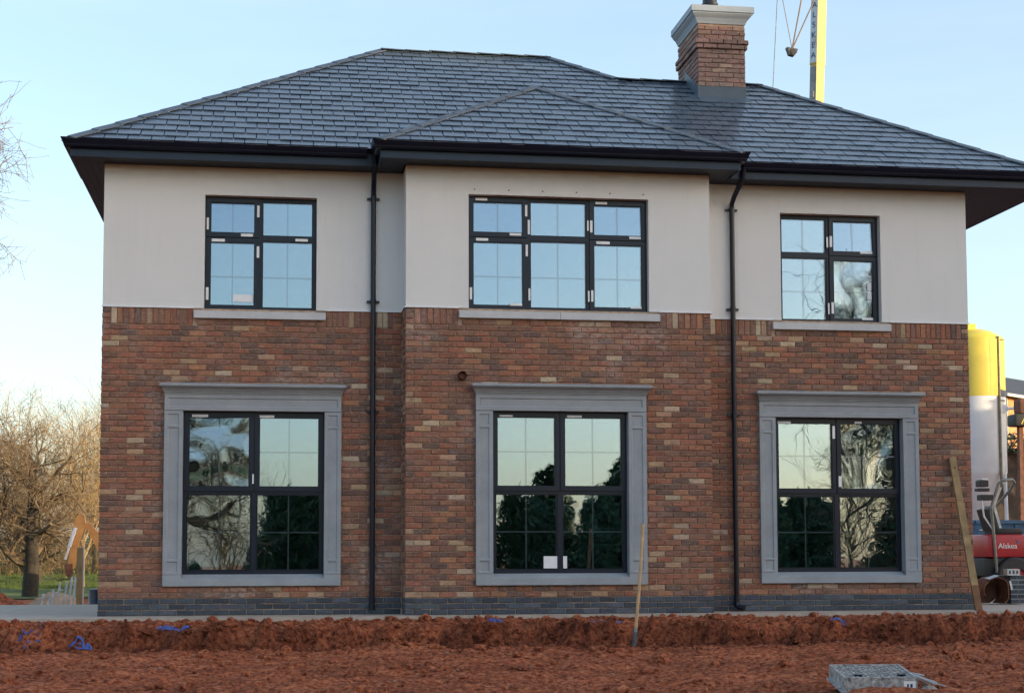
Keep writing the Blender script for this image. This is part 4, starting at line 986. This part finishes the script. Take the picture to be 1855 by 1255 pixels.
def leafcards(mb, c, rad, n, size, r, flat=1.0):
    for _ in range(n):
        while True:
            q = Vector((r.uniform(-1, 1), r.uniform(-1, 1), r.uniform(-1, 1)))
            if .25 < q.length < 1: break
        p_ = Vector(c)+Vector((q.x*rad[0], q.y*rad[1], q.z*rad[2])); a = Vector((r.uniform(-1, 1), r.uniform(-1, 1), r.uniform(-1, 1))).normalized(); b = a.orthogonal().normalized(); s = size*r.uniform(.6, 1.4)
        mb.add([tuple(p_-a*s), tuple(p_+b*s*.5), tuple(p_+a*s), tuple(p_-b*s*.5)], [(0, 1, 2, 3)])
r_ = random.Random(3); bu = MB()
for k in range(5): leafcards(bu, (30.3+k*.55, 36.6, 5.1+.25*r_.random()), (.5, .4, .45), 160, .09, r_)
bu = bu.build('bush', MIVY); tag(bu, 'green bush on top of the dark wall beside the silo', 'bush')
def grab():
    t = thing('loader_arm', (23.3, 21.1, 0), 'dark loader bucket held up on a rust red arm at the right edge', 'loader')
    a = MB(); a.beam((23.25, 21.1, -.3), (23.30, 21.1, 4.45), .12, .16); a.build('arm', MRUST, t)
    b = MB(); b.bbox(23.05, 23.75, 20.85, 21.4, 4.45, 4.80, .06); b.build('bucket', MBLACK, t, smooth='auto')
    b = MB(); b.bbox(23.22, 23.8, 20.9, 21.35, 4.80, 5.25, .08); b.build('bucket_mount', MRUST, t, smooth='auto')
    for i in range(3): s = MB(); s.beam((23.22+.13*i, 20.845, 4.50), (23.34+.13*i, 20.845, 4.72), .03, .01, upv=(0, 1, 0)); s.build('warning_stripe', MYEL, t)
    b = MB(); b.beam((23.35, 21.1, 2.2), (24.4, 21.1, 2.2), .14, .14); b.build('cross_beam', MBLACK, t)
grab()

# ------------------------------------------------------------------ crane
def crane():
    M0 = Vector((22.48, 35.3, 18.0)); ax = Vector((.042, 0, 1)); e1 = Vector((.81, .585, 0)); e2 = Vector((-.585, .81, 0))
    base = M0+ax*(-18.6)
    t = thing('crane', tuple(base), 'yellow telescopic crane boom rising behind the right roof hip', 'crane')
    def sec(s, z0, z1, name, m):
        c0, c1 = M0+ax*(z0-18), M0+ax*(z1-18); mb = MB(); vs_ = []
        for c in (c0, c1):
            for a, b in ((0, 0), (.56*s, 0), (.56*s, .32*s), (0, .32*s)): vs_.append(tuple(c+e1*(a+.28*(1-s))+e2*(b+.16*(1-s))))
        mb.add(vs_, [(0, 3, 2, 1), (4, 5, 6, 7), (0, 1, 5, 4), (1, 2, 6, 5), (2, 3, 7, 6), (3, 0, 4, 7)]); return mb.build(name, m, t)
    MY = simple('crane_yellow', (.50, .36, .10), .5, var=.22, vs_=2.2)
    sec(.93, -.6, 19.6, 'lower_boom', MY); sec(1.0, 19.5, 34, 'upper_boom', MY)
    def plate(z0, z1, s, name, m, off=.006):
        mb = MB(); c0, c1 = M0+ax*(z0-18), M0+ax*(z1-18); g = e1*(.28*(1-s)-off); w0, w1 = .16*(1-s)+.005, .16*(1-s)+.32*s-.005
        q = [c0+g+e2*w0, c0+g+e2*w1, c1+g+e2*w1, c1+g+e2*w0]; k = e1*(off*.6); mb.add([tuple(v) for v in q]+[tuple(v+k) for v in q], [(0, 1, 2, 3), (7, 6, 5, 4), (0, 4, 5, 1), (2, 6, 7, 3), (1, 5, 6, 2), (3, 7, 4, 0)]); return mb.build(name, m, t)
    plate(19.55, 33, 1.0, 'sign_panel', simple('pale_blue_panel', (.50, .58, .66), .5, var=.1)); plate(5, 19.4, .93, 'side_plate', simple('grey_boom_side', (.22, .24, .25), .6, var=.4, vs_=3))
    for i, ch in enumerate('ALSKEA'):
        z = 21.80-i*.395; c = M0+ax*(z-18)+e2*.16-e1*.012
        o = text(ch, .33, c, (0, 0, 0), MNAVY, t); X, Z = -e2, ax.normalized(); Y_ = Z.cross(X)
        o.rotation_euler = Matrix((X, Z, X.cross(Z))).transposed().to_euler()
    for k in range(5): 
        m = MB(); z = 12+k*2.1; c = M0+ax*(z-18)-e1*.02+e2*.10; m.box(c.x-.02, c.x+.02, c.y-.02, c.y+.02, c.z-.12, c.z+.12); m.build('bracket', MSTEEL, t)
crane()
def hook():
    t = thing('hook_block', (18.37, 25.93, 16.75), 'dark crane hook block hanging on ropes in the sky right of the chimney', 'hook block')
    m = MB(); m.add([(18.18, 25.85, 16.83), (18.54, 25.85, 16.78), (18.50, 25.85, 16.66), (18.42, 25.85, 16.56), (18.26, 25.85, 16.60), (18.18, 26.05, 16.83), (18.54, 26.05, 16.78), (18.50, 26.05, 16.66), (18.42, 26.05, 16.56), (18.26, 26.05, 16.60)], [(4, 3, 2, 1, 0), (5, 6, 7, 8, 9)]+[(i, (i+1) % 5, 5+(i+1) % 5, 5+i) for i in range(5)]); m.build('pulley_block', simple('block_grey', (.05, .055, .065), .6), t)
    s = MB(); s.tube([(18.38, 25.83, 16.68), (18.38, 26.07, 16.68)], .09, 14); s.build('sheave', MBLACK, t)
    for (tx, ty, tz), rad in (((18.06, 25.86, 18.35), .012), ((18.65, 25.77, 18.35), .024), ((18.98, 25.73, 18.17), .022)):
        a = Vector((18.37, 25.93, 16.78)); b = a+(Vector((tx, ty, tz))-a)*6; r = MB(); r.tube([a, b], rad, 6); r.build('rope', simple('rope_tan', (.20, .15, .11), .7), t)
hook()
rp = MB(); rp.tube([(17.55, 26.5, .0), (17.78, 26.11, 15.6), (17.89, 25.88, 18.35), (18.2, 25.2, 28)], .014, 6); rp = rp.build('hoist_rope', MSTEEL); tag(rp, 'thin dark hoist rope hanging straight down left of the crane hook', 'rope')

# ------------------------------------------------------------------ left hand side
def excavator():
    t = thing('excavator', (-.6, 31.5, -.55), 'orange excavator arm bent down beyond the left house corner', 'excavator')
    d = MB(); A, B = Vector((-3.82, 30.4, 2.14)), Vector((-4.13, 30.5, .42))
    def taper(mb, pts, y0, y1): n_ = len(pts); mb.add([(x, y0, z) for x, z in pts]+[(x, y1, z) for x, z in pts], [tuple(range(n_))[::-1], tuple(range(n_, 2*n_))]+[(i, (i+1) % n_, n_+(i+1) % n_, n_+i) for i in range(n_)])
    taper(d, [(-3.93, 2.05), (-3.80, 2.24), (-3.66, 2.12), (-3.62, 1.80), (-3.80, 1.30), (-3.98, .45), (-4.16, .47), (-4.08, 1.2)], 30.25, 30.55); d.build('dipper_arm', MORANGE, t)
    b = MB(); taper(b, [(-3.68, 1.86), (-3.52, 1.92), (-3.10, 1.45), (-2.2, .95), (-1.0, .95), (-1.0, .55), (-2.3, .55), (-3.2, .95)], 30.30, 30.50); b.build('boom', MORANGE, t)
    c = MB(); c.tube([(-3.92, 30.2, 1.75), (-4.10, 30.2, 1.15)], .06, 10); c.tube([(-4.10, 30.2, 1.15), (-4.22, 30.2, .75)], .035, 10); c.build('hydraulic_ram', MWPAINT, t)
    k = MB(); taper(k, [(-4.25, .60), (-4.0, .62), (-4.0, .30), (-4.10, .17), (-4.22, .28)], 30.2, 30.6); k.build('coupler', MRUST, t)
    p_ = MB(); p_.beam((-4.44, 30.4, .10), (-3.90, 30.4, .17), .9, .03); p_.build('levelling_plate', MBLACK, t)
    c = MB(); c.bbox(-1.6, .9, 30.2, 32.6, .45, 1.25, .1); c.build('body', MORANGE, t, smooth='auto')
    c = MB(); c.bbox(-1.5, -.3, 30.3, 31.4, 1.26, 2.2, .08); c.build('cab', MFRAME, t, smooth='auto')
    for y in (30.2, 32.1): c = MB(); c.bbox(-1.9, 1.0, y, y+.5, -.6, .3, .2); c.build('track', MBLACK, t, smooth='auto')
excavator()
po = MB(); po.box(-1.69, -1.575, 11.9, 12.0, -.5, .97); po = po.build('timber_post', MWOOD); tag(po, 'upright timber post standing left of the house in front of the excavator', 'post')
sp = MB(); sp.box(-1.572, -1.55, 11.93, 11.98, -.45, .99); sp = sp.build('marker_lath', MWPAINT); tag(sp, 'thin pale lath fixed upright beside the timber post', 'lath')
rr = random.Random(12)
for k in range(8):
    x, y = -2.60+.062*k, 13.1+.42*k; h = .46+.065*k; m = MB(); ln = .06+.09*rr.random(); m.beam((x, y, -.62), (x+ln, y+.05, -.42+h*rr.uniform(.75, 1.1)), .045, .03, upv=(0, 1, 0))
    for q in (.45, .8): m.beam((x+.11*q-.03, y-.02, -.62+(h+.2)*q), (x+.11*q+.06, y-.02, -.60+(h+.2)*q), .018, .018)
    o = m.build('fence_panel', MGALV); tag(o, ('grey galvanised fence panel at the low front end of the leaning row', 'grey galvanised fence panel second from the front of the leaning row', 'grey galvanised fence panel third from the front of the leaning row', 'grey galvanised fence panel just before the middle of the leaning row', 'grey galvanised fence panel just past the middle of the leaning row', 'grey galvanised fence panel third from the timber post', 'grey galvanised fence panel second from the timber post', 'tallest grey galvanised fence panel, right beside the timber post')[k], 'fence panel', 'galvanised fence panels in a leaning row')
dr = MB(); dr.lathe((-1.10, 9.9, -.45), [(.12, 0), (.13, .02), (.125, .3), (.135, .32), (.125, .34), (.12, .62), (.03, .64)], 18); dr = dr.build('blue_barrel', simple('dark_blue_plastic', (.015, .03, .06), .4), smooth='auto'); tag(dr, 'dark blue barrel standing at the back of the left house corner', 'barrel')
wb = MB(); wb.bbox(-2.66, -2.57, 13.0, 13.1, -.42, -.29, .01); wb = wb.build('white_tub', MWHITE); tag(wb, 'small white tub on the ground before the fence panels', 'tub')
def heap(name, cx, cy, rx, ry, h, m, seed, lab):
    n_ = 40; g = lin(-1.25, 1.25, n_); X, Y = np.meshgrid(g, g); R2 = X*X+Y*Y; Z = h*np.maximum(0, 1-R2)**.8*(1+.5*fbm(X*2, Y*2, seed, 3))+.35*h*np.abs(fbm(X*6, Y*6, seed+5, 3))*(R2 < 1.1)-.25*(R2 > 1)
    v = [(cx+rx*x, cy+ry*y, -.55+z) for x, y, z in zip(X.ravel(), Y.ravel(), Z.ravel())]; f = [(j*n_+i, j*n_+i+1, (j+1)*n_+i+1, (j+1)*n_+i) for j in range(n_-1) for i in range(n_-1)]
    mb = MB(); mb.add(v, f); o = mb.build(name, m, smooth=True); tag(o, lab, 'heap')
heap('soil_heap', -4.1, 14.2, 1.4, 1.1, .52, MSOIL, 90, 'low heap of lumpy red soil at the left edge of the plot')
heap('sand_heap', -3.1, 19.5, .8, .8, .42, simple('sand', (.30, .20, .13), .95, var=.25), 96, 'low heap of pale sand behind the soil at the left')

# ------------------------------------------------------------------ trees
def grow(seed, height, r0, levels, spread, wig, upb, kids, twig_r=.006, leafn=0, leaf=.05, fork=.35, top=1.0):
    r = random.Random(seed); T, Bq, L = MB(), MB(), MB(); tips = []
    def rv(): return Vector((r.gauss(0, 1), r.gauss(0, 1), r.gauss(0, 1)))
    def br(p_, d, ln, rad, lv):
        n_ = 7 if lv == 0 else (6 if lv == 1 else (5 if lv == 2 else 3)); pts = [p_]; rad_ = [rad]; dirs = [d]
        for i in range(n_):
            d = (d+rv()*wig*(1 if lv else .35)+Vector((0, 0, upb*(1 if lv else .4)))).normalized(); pts.append(pts[-1]+d*ln/n_); rad_.append(max(twig_r*.7, rad*(1-.62*(i+1)/n_))); dirs.append(d)
        (T if lv == 0 else Bq).tube(pts, rad_, 9 if lv == 0 else (6 if lv == 1 else (4 if lv == 2 else 3)), lv < 2)
        if lv >= levels: 
            tips.append(pts[-1]); return
        for k in range(kids[lv]):
            f = fork+(1-fork)*(k+r.random())/kids[lv] if lv == 0 else .2+.8*(k+r.random()*.9)/kids[lv]
            i = min(n_-1, int(f*n_)); q = pts[i].lerp(pts[i+1], f*n_-i); dd = dirs[i+1]; s = rv(); s = (s-dd*s.dot(dd)).normalized()
            nd = (dd*(1-spread[lv]*r.uniform(.6, 1.0))+s*spread[lv]*r.uniform(.8, 1.2)).normalized()
            br(q, nd, ln*r.uniform(.45, .72)*(1-.35*f*(lv == 0))*(top if lv == 0 else 1), max(twig_r, rad_[i]*r.uniform(.42, .62)), lv+1)
    br(Vector((0, 0, -.15)), Vector((r.uniform(-.12, .12), r.uniform(-.12, .12), 1)).normalized(), height, r0, 0)
    for _ in range(leafn):
        p_ = r.choice(tips)+rv()*.12; a = rv().normalized(); b = a.orthogonal().normalized(); s = leaf*r.uniform(.6, 1.4); L.add([tuple(p_-a*s), tuple(p_+b*s*.6), tuple(p_+a*s), tuple(p_-b*s*.6)], [(0, 1, 2, 3)])
    return T, Bq, L
def tree(seed, loc, label, cat='tree', group=None, mt=MBARK, mb_=MTWIG, ml=MLEAFG, **k):
    t = thing('bare_tree', (0, 0, 0), label, cat, group); T, Bq, L = grow(seed, **k)
    T.build('trunk', mt, t, smooth='auto'); Bq.build('crown', mb_, t)
    if L.v: L.build('dead_leaves', ml, t)
    t.location = loc; return t
def again(o, loc, label, rz, s, group=None, bare=False):
    c = copy_tree(o)
    if bare:
        for ch in list(c.children):
            if ch.name.startswith('dead_leaves'): bpy.data.objects.remove(ch)
    c.location = loc; c.rotation_euler = (0, 0, rz); c.scale = (s, s, s*random.Random(label).uniform(.92, 1.08)); c['label'] = label
    if group: c['group'] = group
    return c
gz = lambda x, y: float(far_h(np.array([float(x)]), np.array([float(y)]))[0])
G1 = 'bare trees beyond the left side of the house'
OAK = dict(height=4.9, r0=.30, levels=4, spread=[.85, .75, .7, .7], wig=.20, upb=.02, kids=[10, 8, 7, 6], twig_r=.0065, fork=.26)
ASH = dict(height=6.4, r0=.13, levels=3, spread=[.45, .5, .55], wig=.10, upb=.09, kids=[16, 7, 6], twig_r=.007, fork=.22)
ta = tree(11, (-6.15, 36.0, gz(-6, 36)-.1), 'crooked bare oak with dark leaning trunk nearest the left edge', group=G1, **OAK)
tb = tree(5, (-4.3, 52, gz(-4.3, 52)), 'slender golden bare tree just left of the excavator arm', group=G1, mt=simple('sunlit_bark', (.17, .13, .075), .9, var=.3), mb_=simple('sunlit_twigs', (.30, .21, .10), .9, var=.3), leafn=1200, leaf=.028, **ASH)  # warm sunlight is put into this bark and twig colour
again(ta, (-9.6, 42.0, gz(-9.6, 42)-.1), 'larger bare oak behind the crooked one, its crown filling the left edge', 2.2, 1.28, G1)
again(ta, (-7.9, 50.0, gz(-8, 50)-.1), 'bare oak standing furthest back at the left edge', 4.1, .85, G1)
tall = tree(18, (-7.5, 26.5, gz(-9.6, 26)-.1), 'tall bare oak whose twigs reach into the sky at the upper left', group=G1, height=12.4, r0=.34, levels=4, spread=[.9, .7, .7, .7], wig=.19, upb=.03, kids=[9, 8, 7, 5], twig_r=.008, fork=.84, top=.55)
for i, (x, y, s, rz, lb) in enumerate([(-6.4, 58, .85, 1.0, 'golden thin tree in the back row right behind the crooked oak'), (-5.2, 66, .95, 2.2, 'pale golden tree in the back row, second from the house'), (-3.4, 61, .8, 3.5, 'short golden tree in the back row closest to the house wall'), (-8.4, 68, 1.0, 5.0, 'golden tree in the back row behind the far oak'), (-10.8, 64, 1.0, .4, 'golden tree in the back row at the very left edge'), (-2.6, 74, 1.0, 4.4, 'distant golden tree half hidden by the house wall'), (-6.9, 76, 1.05, 2.9, 'most distant golden tree seen between the oaks')]):
    again(tb, (x, y, gz(x, y)-.1), lb, rz, s, G1)
again(ta, (-7.4, 44.0, gz(-7.4, 44)-.1), 'bare oak just behind the crooked oak, its crown meeting the golden trees', 5.3, .72, G1)
again(ta, (-5.2, 57.0, gz(-5.2, 57)-.1), 'bare oak in the far row whose crown shows left of the house wall', 3.3, .8, G1)
again(tb, (-5.6, 47.0, gz(-5.6, 47)-.1), 'golden thin tree rising between the crooked oak and the excavator', 4.0, .85, G1)
# right edge
again(tb, (36.4, 34.0, 0), 'thin bare tree whose twigs enter the sky at the right edge', 2.0, 1.75, None, True)
iv = thing('ivy_tree', (-3.7, 40, gz(-3.7, 40)), 'dark ivy covered trunk between the excavator boom and the house', 'tree'); m = MB(); m.tube([(-3.7, 40, -.6), (-3.66, 40, 1.6)], [.16, .12], 8); m.build('trunk', MBARK, iv)
m = MB(); leafcards(m, (-3.68, 40, .45), (.33, .3, 1.15), 900, .07, random.Random(2)); m.build('ivy', MEVER, iv)
# scrub along the far field edge: a mass nobody could count
sb_ = MB(); r_ = random.Random(77)
for k in range(2600):
    x = r_.uniform(-24, 4); y = 56+r_.uniform(0, 14); z = gz(x, y); h = r_.uniform(.5, 1.7)*(1.2 if r_.random() < .2 else 1); a = Vector((x, y, z)); b = a+Vector((r_.gauss(0, .22), r_.gauss(0, .22), h)); sd_ = Vector((r_.uniform(.008, .02), 0, 0))
    mid = a.lerp(b, .5)+Vector((r_.gauss(0, .1), 0, 0)); sb_.add([tuple(a-sd_), tuple(a+sd_), tuple(mid+sd_*.7), tuple(mid-sd_*.7), tuple(b)], [(0, 1, 2, 3), (3, 2, 4)])
    if k % 3 == 0: leafcards(sb_, tuple(mid), (.35, .35, .35), 5, .08, r_)
sb_ = sb_.build('scrub', simple('winter_scrub', (.19, .135, .06), .95, var=.5, vs_=.7), kind='stuff')
gm = MB()
for k in range(9000):
    x = r_.uniform(-16, 2); y = 46+26*r_.random()**1.4; z = gz(x, y)+.03; h = r_.uniform(.05, .16); gm.add([(x-.03, y, z), (x+.03, y, z), (x+r_.gauss(0, .05), y, z+h)], [(0, 1, 2)])
gm.build('grass_tufts', MGRASSF, kind='stuff')

# ------------------------------------------------------------------ trees behind the photographer (they show in the window panes) and trees added out of view at the right to shade the plot
def evergreen(seed, label):
    t = thing('evergreen_tree', (0, 0, 0), label, 'tree', 'evergreen trees facing the house'); r = random.Random(seed)
    m = MB(); m.tube([(0, 0, -.2), (.1, 0, 2.5), (.05, .1, 5.2)], [.22, .15, .04], 8); m.build('trunk', MBARK, t)
    c = MB()
    for k in range(26):
        z = .7+5.6*(k/26)+r.uniform(-.3, .3); w_ = (1.9*(1-(z/7.2)**1.6)+.25)*r.uniform(.7, 1.1); a = r.random()*6.28; d = w_*.55
        leafcards(c, (d*math.cos(a), d*math.sin(a), z), (w_*.75, w_*.75, .8), 190, .17, r)
    c.build('crown', MEVER, t); return t
E0 = evergreen(9, 'dark evergreen opposite the lower middle window, seen in its panes')
pos = [(2.9+1.55*k+rnd.uniform(-.4, .4), -58+rnd.uniform(-4, 4), rnd.uniform(.88, 1.12)) for k in range(19)]+[(35.5, -60, .95), (37.5, -57, 1.0), (39.5, -60, 1.05), (24.0, -72, 1.5), (14.0, -78, 1.35), (-1.6, -52, .42), (1.4, -54, .55), (20, -80, 1.4)]
E0.location = (pos[0][0], pos[0][1], gz(*pos[0][:2])); E0['label'] = 'dark evergreen in the row facing the house front, mirrored in the panes'
for i, (x, y, s) in enumerate(pos[1:]):
    again(E0, (x, y, gz(x, y)), 'dark evergreen in the row facing the house front, mirrored in the panes', i*1.3, s)
n_ = 0
ux, uy = math.sin(R_(SUN_AZ)), math.cos(R_(SUN_AZ))
for j in range(3):  # unseen wood, added to keep the sun off the house and front soil
    for k in range(9):
        q = -23+4.9*k+1.6*j; t_ = 82+5.5*j
        again(E0, (6+ux*t_-uy*q, uy*t_+ux*q, gz(6+ux*t_, uy*t_)-.5), 'tall dark evergreen in the wood to the right of the plot, shading the house', n_*.9+.4, 3.7, 'evergreens added out of view to shade the house'); n_ += 1
for k, (x, y) in enumerate(((36.0, 18.2), (38.2, 21.0), (40.6, 24.0))): again(E0, (x, y, -.6), 'low dark evergreen to the right of the silo, shading its white body', 2.2*k, 1.22, 'low evergreens added out of view to shade the silo')  # unseen trees, added so the silo's lower body falls in shade
again(ta, (-3.6, -40, gz(0, -40)), 'big bare oak mirrored in the upper left pane of the lower left window', .7, 1.75, None, True)
again(ta, (27.2, -35, gz(27, -35)), 'big bare oak mirrored in the right hand windows', 2.9, 2.1, None, True)
again(tb, (-3.0, -62, gz(-3, -62)), 'golden bare tree mirrored low in the left window', .7, .9)
again(tb, (-.6, -66, gz(-.6, -66)), 'second golden bare tree mirrored low in the left window', 3.7, 1.0)
again(tb, (33.0, -60, gz(33, -60)), 'golden bare tree mirrored low in the right window', 1.7, 1.1)
